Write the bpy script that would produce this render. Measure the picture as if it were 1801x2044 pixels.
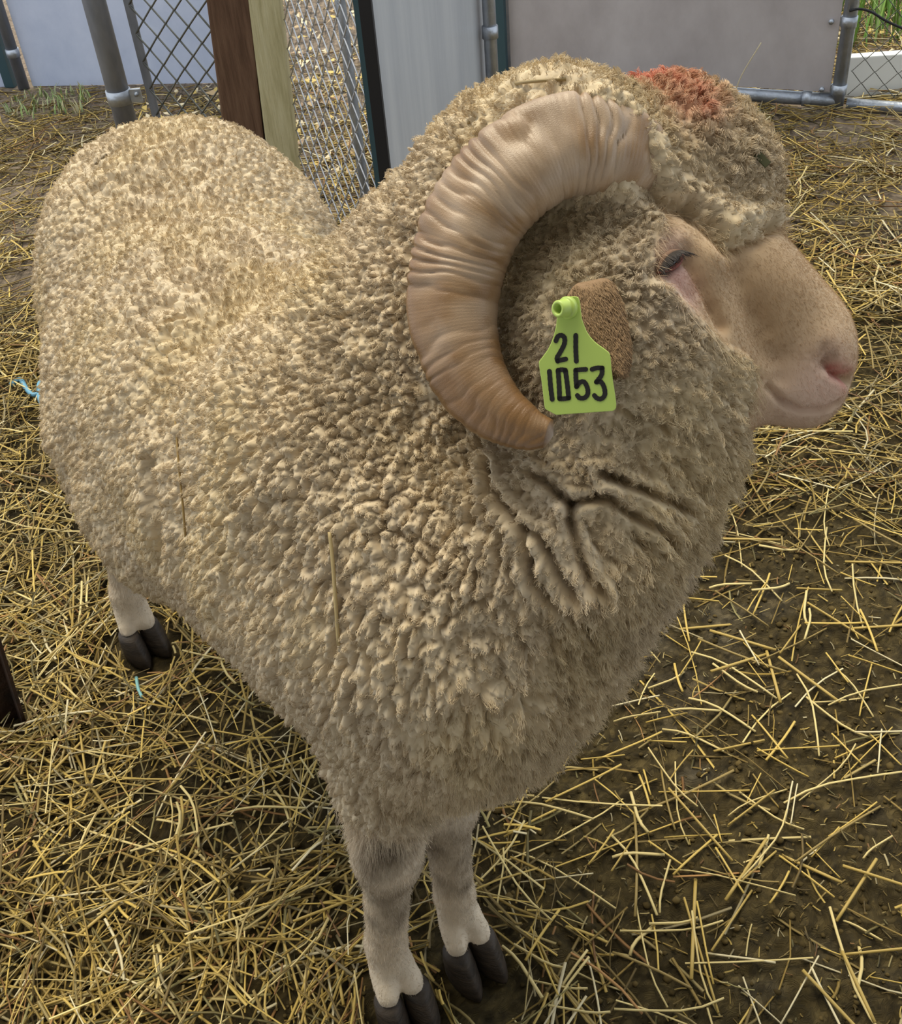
import bpy, bmesh, math, random
import numpy as np
from mathutils import Vector, Matrix
from mathutils.bvhtree import BVHTree
from mathutils.kdtree import KDTree

SCENE = bpy.context.scene
COL = SCENE.collection
for o in list(bpy.data.objects): bpy.data.objects.remove(o)
RNG = np.random.default_rng(7)
random.seed(7)
SUBDIV, N_WOOL, N_COAT, N_STRAW = 2, 400000, 170000, 32000      # body mesh levels; wool fibres, short hairs, loose straws
# ---------------------------------------------------------------- camera maths (pixels of the 1801x2044 frame)
CAM_H, CAM_PITCH, CAM_ROLL, FPX, CX, CY = 1.4, math.radians(40), math.radians(5.5), 2200.0, 900.5, 1022.0
_F = np.array([0, math.cos(CAM_PITCH), -math.sin(CAM_PITCH)])
_U0 = np.array([0, math.sin(CAM_PITCH), math.cos(CAM_PITCH)])
_R0 = np.array([1.0, 0, 0])
_c, _s = math.cos(CAM_ROLL), math.sin(CAM_ROLL)
CAM_R, CAM_U = _c*_R0 - _s*_U0, _s*_R0 + _c*_U0
EYE = np.array([0, 0, CAM_H])
def ray(px, py): return _F + CAM_R*(px-CX)/FPX - CAM_U*(py-CY)/FPX
def at(px, py, d): return EYE + ray(px, py)*d
def ground(px, py, z=0.0):
    d = ray(px, py); return EYE + d*((z-CAM_H)/d[2])
def project(P):
    q = np.asarray(P, float)-EYE; D = q@_F
    return CX+FPX*(q@CAM_R)/D, CY-FPX*(q@CAM_U)/D, D

# ---------------------------------------------------------------- signed distance sketch of the ram
def norm(v): v = np.asarray(v, float); return v/np.linalg.norm(v)
def frame(fwd, up=(0,0,1)):
    f = norm(fwd); l = norm(np.cross(up, f)); u = np.cross(f, l)
    return np.stack([f, l, u])          # rows: forward, left, up
def d_ell(P, c, s, M=None):
    q = P-np.asarray(c, np.float32)
    if M is not None: q = q@np.asarray(M, np.float32).T
    s = np.asarray(s, np.float32)
    a = q/s; k0 = np.sqrt((a*a).sum(1)); b = a/s; k1 = np.sqrt((b*b).sum(1))+1e-6
    return k0*(k0-1)/k1
def d_cone(P, a, b, ra, rb):
    a = np.asarray(a, np.float32); b = np.asarray(b, np.float32); ab = b-a
    t = np.clip(((P-a)@ab)/(ab@ab), 0, 1)
    q = P-a-t[:, None]*ab
    return np.sqrt((q*q).sum(1))-(ra+(rb-ra)*t)
def smin(a, b, k):
    h = np.clip(0.5+0.5*(b-a)/k, 0, 1)
    return b+(a-b)*h-k*h*(1-h)
def smax(a, b, k): return -smin(-a, -b, k)
def surface_nets(fn, lo, hi, h):
    lo = np.asarray(lo, np.float32); n = np.ceil((np.asarray(hi)-lo)/h).astype(int)+1
    ax = [lo[i]+h*np.arange(n[i], dtype=np.float32) for i in range(3)]
    K = 3                                        # coarse pass first, then only the cells near the surface
    cx = [a[::K] for a in ax]
    P = np.stack(np.meshgrid(*cx, indexing='ij'), -1).reshape(-1, 3)
    Vc = np.concatenate([fn(P[i:i+200000]) for i in range(0, len(P), 200000)]).reshape([len(c) for c in cx])
    V = Vc.repeat(K, 0).repeat(K, 1).repeat(K, 2)[:n[0], :n[1], :n[2]].copy()
    near = np.argwhere(np.abs(V) < h*K*1.8)
    for i in range(0, len(near), 200000):
        q = near[i:i+200000]
        V[q[:, 0], q[:, 1], q[:, 2]] = fn(np.stack([ax[k][q[:, k]] for k in range(3)], 1))
    ins = V < 0
    cnt = np.zeros(n-1, np.int8)
    for dx in (0, 1):
        for dy in (0, 1):
            for dz in (0, 1):
                cnt += ins[dx:n[0]-1+dx, dy:n[1]-1+dy, dz:n[2]-1+dz]
    act = (cnt > 0) & (cnt < 8)
    idx = np.argwhere(act); vid = np.full(n-1, -1, np.int64); vid[act] = np.arange(len(idx))
    acc = np.zeros((len(idx), 3)); w = np.zeros(len(idx))
    corners = [(x, y, z) for x in (0, 1) for y in (0, 1) for z in (0, 1)]
    for a in corners:
        for ax_ in range(3):
            if a[ax_] == 1: continue
            b = list(a); b[ax_] = 1
            va = V[idx[:, 0]+a[0], idx[:, 1]+a[1], idx[:, 2]+a[2]]; vb = V[idx[:, 0]+b[0], idx[:, 1]+b[1], idx[:, 2]+b[2]]
            m = (va < 0) != (vb < 0)
            t = np.where(m, va/np.where(m, va-vb, 1), 0)
            p = np.tile(np.array(a, float), (len(idx), 1)); p[:, ax_] += t
            acc += p*m[:, None]; w += m
    verts = lo+(idx+acc/w[:, None])*h
    faces = []
    for ax_ in range(3):
        o = [i for i in range(3) if i != ax_]
        s0 = [slice(None)]*3; s1 = [slice(None)]*3
        s0[ax_] = slice(0, n[ax_]-1); s1[ax_] = slice(1, n[ax_])
        for k in o: s0[k] = slice(1, n[k]-1); s1[k] = slice(1, n[k]-1)
        A, B = ins[tuple(s0)], ins[tuple(s1)]
        e = np.argwhere(A != B); fl = A[A != B]
        for k in o: e[:, k] += 1
        u, v = (ax_+1) % 3, (ax_+2) % 3
        def g(du, dv):
            q = e.copy(); q[:, u] -= du; q[:, v] -= dv
            return vid[q[:, 0], q[:, 1], q[:, 2]]
        q = np.stack([g(1, 1), g(0, 1), g(0, 0), g(1, 0)], 1)
        q[~fl] = q[~fl][:, ::-1]
        faces.append(q)
    return verts, np.concatenate(faces)
# ---------------------------------------------------------------- camera, world, lights, exposure
cam_data = bpy.data.cameras.new('camera'); cam = bpy.data.objects.new('camera', cam_data); COL.objects.link(cam)
cam_data.sensor_fit = 'HORIZONTAL'; cam_data.sensor_width = 36.0; cam_data.lens = 36.0*FPX/1801.0
cam_data.clip_start = 0.02; cam_data.clip_end = 200
mw = Matrix.Identity(4)
for i in range(3):
    mw[i][0], mw[i][1], mw[i][2], mw[i][3] = CAM_R[i], CAM_U[i], -_F[i], EYE[i]
cam.matrix_world = mw
SCENE.camera = cam
world = bpy.data.worlds.new('overcast_sky'); SCENE.world = world; world.use_nodes = True
bg = world.node_tree.nodes['Background']
bg.inputs[0].default_value = (0.86, 0.93, 1.0, 1); bg.inputs[1].default_value = 1.12
def add_light(name, kind, loc, target, energy, color, **kw):
    d = bpy.data.lights.new(name, kind); d.energy = energy; d.color = color
    for k, v in kw.items(): setattr(d, k, v)
    o = bpy.data.objects.new(name, d); COL.objects.link(o); o.location = loc
    o.rotation_euler = (Vector(target)-Vector(loc)).to_track_quat('-Z', 'Y').to_euler()
    return o
add_light('hazy_sun_offscreen', 'SUN', (-1.2, 2.7, 5.0), (0, 0.6, 0), 2.7, (1.0, 0.90, 0.68), angle=math.radians(36))
SCENE.view_settings.view_transform = 'Standard'; SCENE.view_settings.look = 'None'
SCENE.view_settings.exposure = 0.32; SCENE.view_settings.gamma = 1.0; SCENE.view_settings.use_curve_mapping = False
# ---------------------------------------------------------------- helpers
def mat(name, color=(0.5, 0.5, 0.5), rough=0.7, metal=0.0, spec=0.4):
    m = bpy.data.materials.new(name); m.use_nodes = True
    b = m.node_tree.nodes['Principled BSDF']
    b.inputs['Base Color'].default_value = (*color, 1); b.inputs['Roughness'].default_value = rough
    b.inputs['Metallic'].default_value = metal; b.inputs['Specular IOR Level'].default_value = spec
    return m
def nd(m, kind, **kw):
    n = m.node_tree.nodes.new(kind)
    for k, v in kw.items():
        if k in n.inputs: n.inputs[k].default_value = v
        else: setattr(n, k, v)
    return n
def lk(m, a, b): m.node_tree.links.new(a, b)
def bsdf(m): return m.node_tree.nodes['Principled BSDF']
def noise_color(m, stops, scale=5.0, detail=6, stretch=(1, 1, 1), bump=0.0, bump_scale=None, rough=0.6, coords='Object', dist=0.02):
    tc = nd(m, 'ShaderNodeTexCoord'); mp = nd(m, 'ShaderNodeMapping'); mp.inputs['Scale'].default_value = stretch
    lk(m, tc.outputs[coords], mp.inputs[0])
    nz = nd(m, 'ShaderNodeTexNoise'); nz.inputs['Scale'].default_value = scale; nz.inputs['Detail'].default_value = detail; nz.inputs['Roughness'].default_value = rough
    lk(m, mp.outputs[0], nz.inputs['Vector'])
    cr = nd(m, 'ShaderNodeValToRGB'); el = cr.color_ramp.elements
    while len(el) < len(stops): el.new(0.5)
    for e, (p, c) in zip(el, stops): e.position = p; e.color = (*c, 1)
    lk(m, nz.outputs[0], cr.inputs[0]); lk(m, cr.outputs[0], bsdf(m).inputs['Base Color'])
    if bump:
        n2 = nd(m, 'ShaderNodeTexNoise'); n2.inputs['Scale'].default_value = bump_scale or scale*4; n2.inputs['Detail'].default_value = 5
        lk(m, mp.outputs[0], n2.inputs['Vector'])
        bp = nd(m, 'ShaderNodeBump'); bp.inputs['Strength'].default_value = bump; bp.inputs['Distance'].default_value = dist
        lk(m, n2.outputs[0], bp.inputs['Height']); lk(m, bp.outputs[0], bsdf(m).inputs['Normal'])
    return cr
def attr_color(m, name='Col'):
    a = nd(m, 'ShaderNodeAttribute'); a.attribute_name = name
    lk(m, a.outputs['Color'], bsdf(m).inputs['Base Color']); return a
def mesh_from(name, V, F, material, parent=None, smooth=True, colors=None):
    me = bpy.data.meshes.new(name)
    V = np.asarray(V, np.float32)
    if isinstance(F, np.ndarray):
        k = F.shape[1]; me.vertices.add(len(V)); me.vertices.foreach_set('co', V.ravel())
        me.loops.add(F.size); me.loops.foreach_set('vertex_index', F.ravel().astype(np.int32))
        me.polygons.add(len(F)); me.polygons.foreach_set('loop_start', np.arange(0, F.size, k, dtype=np.int32))
        me.update(calc_edges=True)
    else:
        me.from_pydata([tuple(v) for v in V], [], [tuple(f) for f in F])
    if smooth: me.polygons.foreach_set('use_smooth', np.ones(len(me.polygons), bool))
    if colors is not None:
        at_ = me.color_attributes.new('Col', 'FLOAT_COLOR', 'POINT')
        c4 = np.ones((len(V), 4), np.float32); c4[:, :3] = colors; at_.data.foreach_set('color', c4.ravel())
    me.update()
    o = bpy.data.objects.new(name, me); COL.objects.link(o)
    if material: me.materials.append(material)
    if parent: o.parent = parent; o.matrix_parent_inverse = parent.matrix_world.inverted()
    return o
def tag(o, label=None, category=None, group=None, kind=None):
    if label: o['label'] = label
    if category: o['category'] = category
    if group: o['group'] = group
    if kind: o['kind'] = kind
    return o
def empty(name, loc, rotz=0.0):
    o = bpy.data.objects.new(name, None); COL.objects.link(o); o.location = loc; o.rotation_euler = (0, 0, rotz)
    o.empty_display_size = 0.05
    o.matrix_world = Matrix.Translation(Vector(loc))@Matrix.Rotation(rotz, 4, 'Z')
    return o
def tube(path, radii, n=8, caps=True, squash=None):
    """verts and faces of a tube along path"""
    P = np.asarray(path, float); k = len(P)
    radii = np.broadcast_to(np.asarray(radii, float), (k,))
    T = np.gradient(P, axis=0); T /= np.linalg.norm(T, axis=1)[:, None]+1e-12
    up = np.array([0, 0, 1.0]) if abs(T[0][2]) < 0.9 else np.array([1.0, 0, 0])
    N = np.zeros_like(P); N[0] = norm(np.cross(T[0], up))
    for i in range(1, k):
        v = N[i-1]-T[i]*(N[i-1]@T[i]); N[i] = v/np.linalg.norm(v)
    B = np.cross(T, N)
    a = np.linspace(0, 2*np.pi, n, endpoint=False)
    V = (P[:, None]+radii[:, None, None]*(np.cos(a)[None, :, None]*N[:, None]+np.sin(a)[None, :, None]*B[:, None])).reshape(-1, 3)
    F = []
    for i in range(k-1):
        for j in range(n):
            F.append((i*n+j, i*n+(j+1) % n, (i+1)*n+(j+1) % n, (i+1)*n+j))
    if caps: F.append(tuple(range(n-1, -1, -1))); F.append(tuple((k-1)*n+j for j in range(n)))
    return V, F
def box(c, half, M=None):
    c = np.asarray(c, float); M = np.eye(3) if M is None else np.asarray(M)
    V = [c+np.array([x, y, z])*half@M for x in (-1, 1) for y in (-1, 1) for z in (-1, 1)]
    return np.array(V), [(0, 1, 3, 2), (4, 6, 7, 5), (0, 4, 5, 1), (2, 3, 7, 6), (0, 2, 6, 4), (1, 5, 7, 3)]
def bevel(o, w, seg=2):
    m = o.modifiers.new('bevel', 'BEVEL'); m.width = w; m.segments = seg; m.limit_method = 'ANGLE'
    return o
def sstep(a, b, x):
    t = np.clip((x-a)/(b-a), 0, 1); return t*t*(3-2*t)
_TAB = np.random.default_rng(99).random(64**3).astype(np.float32)
def vnoise(P, scale, s=0):
    """value noise from a repeating table of random numbers"""
    q = (np.asarray(P)*scale).astype(np.float32)+np.float32(1000.0); i0 = np.floor(q).astype(np.int32); f = q-i0; f = f*f*(3-2*f)
    i0 = i0+np.array([s*17, s*29, s*41], np.int32)
    X = [((i0[:, 0]+d) & 63) << 12 for d in (0, 1)]; Y = [((i0[:, 1]+d) & 63) << 6 for d in (0, 1)]; Z = [(i0[:, 2]+d) & 63 for d in (0, 1)]
    fx, fy, fz = f[:, 0], f[:, 1], f[:, 2]
    def lz(x, y): xy = X[x] | Y[y]; a = _TAB[xy | Z[0]]; return a+(_TAB[xy | Z[1]]-a)*fz
    def ly(x): a = lz(x, 0); return a+(lz(x, 1)-a)*fy
    a = ly(0); return (a+(ly(1)-a)*fx).astype(np.float64)
def fbm(P, scale, octv=4, s=0):
    r = 0; a = 1; t = 0
    for o in range(octv): r = r+a*vnoise(P, scale*2**o, s+o); t += a; a *= 0.5
    return r/t
# ---------------------------------------------------------------- floor: trodden mud, finer mesh where it is seen close
def straw_density(X, Y):
    d = 0.075+0.925*sstep(0.10, -0.22, X-0.10*(Y-0.7)+0.10*np.sin(Y*5+1))
    d = np.maximum(d, 0.85*sstep(1.45, 1.95, Y+0.25*X)*sstep(-0.1, 0.25, X))
    d = d*(1-0.35*sstep(2.3, 3.0, Y)*sstep(-0.1, -0.6, X))
    return d*(1-0.45*sstep(3.8, 4.3, Y))
gx = np.concatenate([np.linspace(-5, -1.25, 30, endpoint=False), np.linspace(-1.25, 1.25, 340), np.linspace(1.25, 5, 31)[1:]])
gy = np.concatenate([np.linspace(-1.0, 0.45, 10, endpoint=False), np.linspace(0.45, 2.6, 300), np.linspace(2.6, 10, 61)[1:]])
GX, GY = np.meshgrid(gx, gy, indexing='ij'); G2 = np.stack([GX.ravel(), GY.ravel(), 0*GX.ravel()], 1)
def floor_z(P2):
    P3 = np.stack([P2[:, 0], P2[:, 1], 0*P2[:, 0]], 1)
    a = fbm(P3, 7, 3, 101)-0.5; b = fbm(P3, 45, 3, 111)-0.5; c = np.clip(fbm(P3, 110, 2, 121)-0.5, 0, 1)
    return 0.022*a+0.016*b+0.022*c-0.006
zz = floor_z(G2); inner = (np.abs(GX.ravel()) < 1.3) & (GY.ravel() > 0.4) & (GY.ravel() < 2.65); G2[:, 2] = np.where(inner, zz, zz*0.6)
ni, nj = GX.shape; i, j = np.meshgrid(np.arange(ni-1), np.arange(nj-1), indexing='ij')
FF = np.stack([i*nj+j, (i+1)*nj+j, (i+1)*nj+j+1, i*nj+j+1], -1).reshape(-1, 4)
P3 = np.stack([G2[:, 0], G2[:, 1], 0*G2[:, 0]], 1)
n1, n2, n3 = fbm(P3, 4, 4, 131), fbm(P3, 60, 3, 141), fbm(P3, 1.5, 3, 151)
fc_ = np.array([0.055, 0.037, 0.012])*(1-n1[:, None])+np.array([0.105, 0.076, 0.026])*n1[:, None]
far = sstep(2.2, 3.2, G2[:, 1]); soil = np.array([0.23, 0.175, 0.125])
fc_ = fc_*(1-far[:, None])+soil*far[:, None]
fc_ = fc_*0.82*np.where(inner, 0.55+0.9*n2, 1.0)[:, None]
pale_ = np.clip(fbm(P3, 9, 3, 161)*2.2-1.45, 0, 1)[:, None]; fc_ = fc_*(1-0.5*pale_)+np.array([0.25, 0.22, 0.17])*0.5*pale_
M_FLOOR = mat('mud', rough=0.85, spec=0.25); fa_ = attr_color(M_FLOOR)
nz0 = nd(M_FLOOR, 'ShaderNodeTexNoise'); nz0.inputs['Scale'].default_value = 55; nz0.inputs['Detail'].default_value = 6
tc0 = nd(M_FLOOR, 'ShaderNodeTexCoord'); lk(M_FLOOR, tc0.outputs['Object'], nz0.inputs['Vector'])
mr0 = nd(M_FLOOR, 'ShaderNodeMapRange'); mr0.inputs['From Min'].default_value = 0.3; mr0.inputs['From Max'].default_value = 0.7; mr0.inputs['To Min'].default_value = 0.5; mr0.inputs['To Max'].default_value = 1.45; lk(M_FLOOR, nz0.outputs[0], mr0.inputs['Value'])
vm0 = nd(M_FLOOR, 'ShaderNodeVectorMath', operation='SCALE'); lk(M_FLOOR, fa_.outputs['Color'], vm0.inputs[0]); lk(M_FLOOR, mr0.outputs[0], vm0.inputs['Scale']); lk(M_FLOOR, vm0.outputs[0], bsdf(M_FLOOR).inputs['Base Color'])
nz = nd(M_FLOOR, 'ShaderNodeTexNoise'); nz.inputs['Scale'].default_value = 90; nz.inputs['Detail'].default_value = 8
bp = nd(M_FLOOR, 'ShaderNodeBump'); bp.inputs['Strength'].default_value = 0.8; bp.inputs['Distance'].default_value = 0.012
lk(M_FLOOR, nz.outputs[0], bp.inputs['Height']); lk(M_FLOOR, bp.outputs[0], bsdf(M_FLOOR).inputs['Normal'])
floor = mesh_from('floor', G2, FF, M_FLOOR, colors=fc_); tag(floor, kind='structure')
# unseen shed roof and wall, added to shade the foreground; pale for bounce fill
M_BOUNCE = mat('pale_bounce_boards', (0.20, 0.15, 0.10), rough=0.85); noise_color(M_BOUNCE, [(0.3, (0.36, 0.33, 0.29)), (0.7, (0.46, 0.43, 0.38))], 3, stretch=(1, 8, 1))
V, F = box((0, -1.05, 2.72), (4.6, 1.5, 0.04)); tag(mesh_from('added_shade_roof', V, F, M_BOUNCE, smooth=False), kind='structure')
V, F = box((0, -2.5, 1.34), (4.6, 0.05, 1.34)); tag(mesh_from('added_bounce_wall', V, F, M_BOUNCE, smooth=False), kind='structure')
# ---------------------------------------------------------------- ram: landmarks (metres), the animal stands diagonally, head turned to its left
RF, LF, RH = ground(812, 2024), ground(944, 1925), ground(292, 1296)
LH = RH+np.array([0.30, 0.17, 0])
CHEST = np.array([-0.045, 0.82, 0.63]); BARREL = np.array([-0.245, 1.17, 0.60]); RUMP = np.array([-0.35, 1.515, 0.635])
BODY_M = frame(CHEST-RUMP+np.array([0, 0, 0.03]))
HEAD_F = norm(CAM_R*0.78-CAM_U*0.60+_F*0.20)
def hd(px, py, off=0.0):            # a point of the head's middle plane (off: metres towards the ram's right)
    return at(px, py, 0.905+0.045*(px-1300)/400-off)
_hl = norm(_F-HEAD_F*(HEAD_F@_F)); HEAD_M = np.stack([HEAD_F, _hl, np.cross(HEAD_F, _hl)])       # head cocked a little, its side turned up to the viewer
def ram_wool(P):
    M = BODY_M
    d = d_ell(P, BARREL, (0.44, 0.195, 0.24), M)
    d = smin(d, d_ell(P, RUMP, (0.235, 0.212, 0.22), M), 0.10)
    d = smin(d, d_ell(P, CHEST, (0.225, 0.165, 0.22), M), 0.10)
    d = smin(d, d_ell(P, at(945, 1210, 1.03), (0.12, 0.105, 0.115), M), 0.08)
    d = smin(d, d_ell(P, at(1130, 1255, 1.0), (0.055, 0.055, 0.055)), 0.05)
    d = smin(d, d_ell(P, at(300, 1000, 1.45), (0.16, 0.08, 0.10), M), 0.06)       # brisket
    d = smin(d, d_cone(P, at(830, 860, 1.10), at(1060, 435, 0.99), 0.185, 0.112), 0.08)   # neck
    d = smin(d, d_cone(P, at(1140, 1020, 0.96), at(1290, 800, 0.93), 0.110, 0.088), 0.05)     # throat ruff
    d = smin(d, d_cone(P, RF+[0.025, 0.055, 0.42], RF+[0.045, 0.14, 0.62], 0.042, 0.085), 0.05)     # woolly upper forelegs
    d = smin(d, d_cone(P, LF+[-0.025, 0.07, 0.47], LF+[-0.05, 0.12, 0.60], 0.042, 0.08), 0.05)
    d = smin(d, d_ell(P, at(255, 830, 1.50), (0.11, 0.09, 0.125), M), 0.07)            # thigh
    return d
def ram_head_wool(P):
    d = d_ell(P, hd(1366, 316), (0.068, 0.064, 0.054), HEAD_M)                          # topknot
    d = smin(d, d_ell(P, hd(1432, 374), (0.040, 0.050, 0.042), HEAD_M), 0.025)
    d = smin(d, d_ell(P, hd(1190, 320), (0.09, 0.07, 0.047), HEAD_M), 0.04)
    d = smin(d, d_ell(P, hd(1245, 655), (0.092, 0.078, 0.105), HEAD_M), 0.03)           # cheeks
    return d
def ram_face(P):
    d = d_cone(P, hd(1370, 520), hd(1605, 712), 0.066, 0.042)
    d = smin(d, d_cone(P, hd(1450, 560), hd(1596, 655), 0.050, 0.035), 0.03)
    d = smin(d, d_cone(P, hd(1480, 740), hd(1605, 790), 0.043, 0.027), 0.03)
    return d
def ram_legs(P):
    d = None
    def add(x, k):
        nonlocal d
        d = x if d is None else smin(d, x, k)
    for q, kx in ((RF, 0.012), (LF, -0.012)):
        pastern, fetlock, knee, elbow = q+[-0.012, 0.028, 0.045], q+[-0.014, 0.036, 0.105], q+[kx, 0.022, 0.33], q+[kx+0.015, 0.075, 0.46]
        for s_ in (-1, 1):                                       # two toes, parted down to the hoof
            t = q+BODY_M[1]*0.017*s_
            add(d_cone(P, t+[-0.002, 0.004, 0.058], pastern+[0, 0, 0.035]+BODY_M[1]*0.0125*s_, 0.0160, 0.0170), 0.003)
        add(d_cone(P, pastern+[0, 0, 0.05], fetlock+[0, 0, 0.01], 0.021, 0.025), 0.012)
        add(d_cone(P, fetlock, knee, 0.0235, 0.029), 0.015)
        add(d_ell(P, knee, (0.031, 0.031, 0.046)), 0.02)
        add(d_cone(P, knee, elbow, 0.031, 0.050), 0.03)
    for q in (RH, LH):
        for s_ in (-1, 1):
            t = q+BODY_M[1]*0.017*s_
            add(d_cone(P, t+[-0.002, 0.004, 0.056], q+[-0.01, 0.024, 0.082]+BODY_M[1]*0.0125*s_, 0.0160, 0.0170), 0.003)
        add(d_cone(P, q+[-0.008, 0.02, 0.07], q+[-0.012, 0.03, 0.11], 0.022, 0.026), 0.012)
        add(d_cone(P, q+[-0.012, 0.03, 0.11], q+[0.012, 0.06, 0.29], 0.024, 0.028), 0.015)   # shank up to the hock
        add(d_cone(P, q+[0.012, 0.06, 0.29], q+[0.12, 0.05, 0.46], 0.034, 0.07), 0.02)
    return d
def ram_sdf(P):
    d = smin(ram_wool(P), ram_head_wool(P), 0.04)
    d = smin(d, ram_face(P), 0.02)
    return smin(d, ram_legs(P), 0.05)
RAM_LO, RAM_HI = (-0.85, 0.42, 0.0), (0.55, 1.92, 1.28)
# ---------------------------------------------------------------- ram body mesh
RAM_ROOT = empty('ram', (CHEST[0], CHEST[1], 0), math.atan2(BODY_M[0][1], BODY_M[0][0]))
tag(RAM_ROOT, 'woolly horned ram with a yellow-green ear tag standing on straw', 'ram')
v0, f0 = surface_nets(ram_sdf, RAM_LO, RAM_HI, 0.0082)
base = mesh_from('ram_base', v0, f0, None)
sub = base.modifiers.new('s', 'SUBSURF'); sub.levels = SUBDIV
dg = bpy.context.evaluated_depsgraph_get(); ev = base.evaluated_get(dg); me = ev.to_mesh()
nv = len(me.vertices)
BV = np.empty(nv*3, np.float32); me.vertices.foreach_get('co', BV); BV = BV.reshape(-1, 3).astype(np.float64)
BN = np.empty(nv*3, np.float32); me.vertices.foreach_get('normal', BN); BN = BN.reshape(-1, 3).astype(np.float64)
BF = np.empty(len(me.loops), np.int32); me.loops.foreach_get('vertex_index', BF); BF = BF.reshape(-1, 4)
ev.to_mesh_clear(); bpy.data.objects.remove(base)
BVH = BVHTree.FromPolygons([tuple(p) for p in v0], [tuple(map(int, q)) for q in f0])
def on_ram(px, py):
    h = BVH.ray_cast(Vector(EYE), Vector(ray(px, py)))
    if h[0] is not None: return np.array(h[0])
    return np.array(min((BVH.find_nearest(Vector(at(px, py, t))) for t in np.linspace(0.7, 1.9, 60)), key=lambda r: r[3])[0])
# --- regions. The bare face is outlined in the head's own side plane (same on both sides of the head).
HO = hd(1300, 500)
def head_uv(P): q = P-HO; return np.stack([q@HEAD_M[0], q@HEAD_M[2]], -1)
FACE_POLY = np.array([head_uv(hd(a, b) if a > 1520 or b > 880 else on_ram(a, b)) for a, b in ((1318, 402), (1375, 418), (1412, 452), (1440, 492), (1500, 476), (1535, 452), (1640, 440), (1800, 600), (1800, 900), (1500, 900), (1484, 838), (1490, 800), (1503, 748), (1490, 718), (1440, 690), (1395, 640), (1345, 585), (1308, 552), (1300, 500), (1322, 465))])
def poly_sd(P, poly):
    inside = np.zeros(len(P), bool); dmin = np.full(len(P), 1e9)
    for i in range(len(poly)):
        a, b = poly[i], poly[(i+1) % len(poly)]; e = b-a
        t = np.clip(((P-a)@e)/(e@e), 0, 1); dmin = np.minimum(dmin, np.linalg.norm(P-a-t[:, None]*e, axis=1))
        c = (a[1] > P[:, 1]) != (b[1] > P[:, 1])
        with np.errstate(divide='ignore', invalid='ignore'):
            inside ^= c & (P[:, 0] < (b[0]-a[0])*(P[:, 1]-a[1])/(b[1]-a[1])+a[0])
    return np.where(inside, -dmin, dmin)
P32 = BV.astype(np.float32)
headish = np.linalg.norm(BV-HO, axis=1) < 0.30
face_sd = np.full(nv, 1.0); face_sd[headish] = poly_sd(head_uv(BV[headish]), FACE_POLY)
FACE = 1-sstep(-0.006, 0.004, face_sd)
d_leg = ram_legs(P32); d_w = ram_wool(P32)
LEG = sstep(0.0, 0.018, d_w-d_leg)*(BV[:, 2] < 0.56)*(1-sstep(0.405, 0.455, BV[:, 2]+0.02*(vnoise(BV, 60)-0.5)))
WOOL = (1-FACE)*(1-LEG)
d_top = np.minimum(d_ell(P32, hd(1366, 316), (0.068, 0.064, 0.054), HEAD_M), d_ell(P32, hd(1190, 320), (0.09, 0.07, 0.047), HEAD_M))
d_chk = d_ell(P32, hd(1245, 655), (0.092, 0.078, 0.105), HEAD_M)
d_bod = np.minimum(np.minimum(d_ell(P32, BARREL, (0.44, 0.195, 0.24), BODY_M), d_ell(P32, RUMP, (0.235, 0.212, 0.22), BODY_M)), d_ell(P32, CHEST, (0.225, 0.165, 0.22), BODY_M))
up_head = sstep(0.0, 0.05, (BV-hd(1300, 420))@HEAD_M[2])
TOP = sstep(0.03, 0.0, d_top)*WOOL*up_head
CHK = sstep(0.035, 0.0, d_chk)*WOOL*(1-TOP)
nk = np.minimum(d_cone(P32, at(840, 900, 1.08), at(1060, 435, 0.99), 0.17, 0.112), d_cone(P32, at(1120, 1050, 0.96), at(1290, 800, 0.93), 0.12, 0.088))
NECK = sstep(0.05, 0.0, nk)*WOOL*(1-TOP)*(1-CHK)
low = 1-sstep(0.33, 0.46, BV[:, 2])                        # finer, softer wool low on belly and brisket
# --- mid-scale form: folds, wrinkles, splits in the fleece
H = np.zeros(nv)
H += WOOL*(fbm(BV, 14, 3, 3)-0.5)*0.020*(1-0.6*TOP-0.5*CHK)
cross = norm(CAM_R*0.95+CAM_U*0.30); w_ = (fbm(BV, 18, 3, 11)-0.5)*0.05
H += NECK*(1-CHK)*0.0020*np.sin(2*np.pi*((BV@cross)+w_)/0.026)
FRINGE = sstep(0.05, 0.75, BN@norm(BODY_M[0]*0.5+CAM_R*0.45-np.array([0, 0, 0.65])))*sstep(-0.25, 0.0, (BV-CHEST)@BODY_M[0])*sstep(0.95, 0.80, BV[:, 2])*WOOL
def crease(pts, width, depth, dark=0.0):
    Q = [on_ram(a, b) for a, b in pts]; Q = [q for q in Q if q is not None]
    if len(Q) < 2: return
    D = np.concatenate([np.linspace(Q[i], Q[i+1], 8, endpoint=False) for i in range(len(Q)-1)]+[np.array(Q[-1:])])
    m = np.where(np.all((BV > D.min(0)-3*width) & (BV < D.max(0)+3*width), axis=1))[0]
    d2 = np.full(len(m), 1e9)
    for i in range(len(D)): d2 = np.minimum(d2, ((BV[m]-D[i])**2).sum(1))
    g = np.exp(-d2/width**2); wav = 0.7+0.6*vnoise(BV[m], 90, 5)
    H[m] -= depth*g*wav;
    if depth > 0: H[m] += 0.35*depth*np.exp(-((np.sqrt(d2)-2.2*width)/(1.2*width))**2)*WOOL[m]
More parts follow.
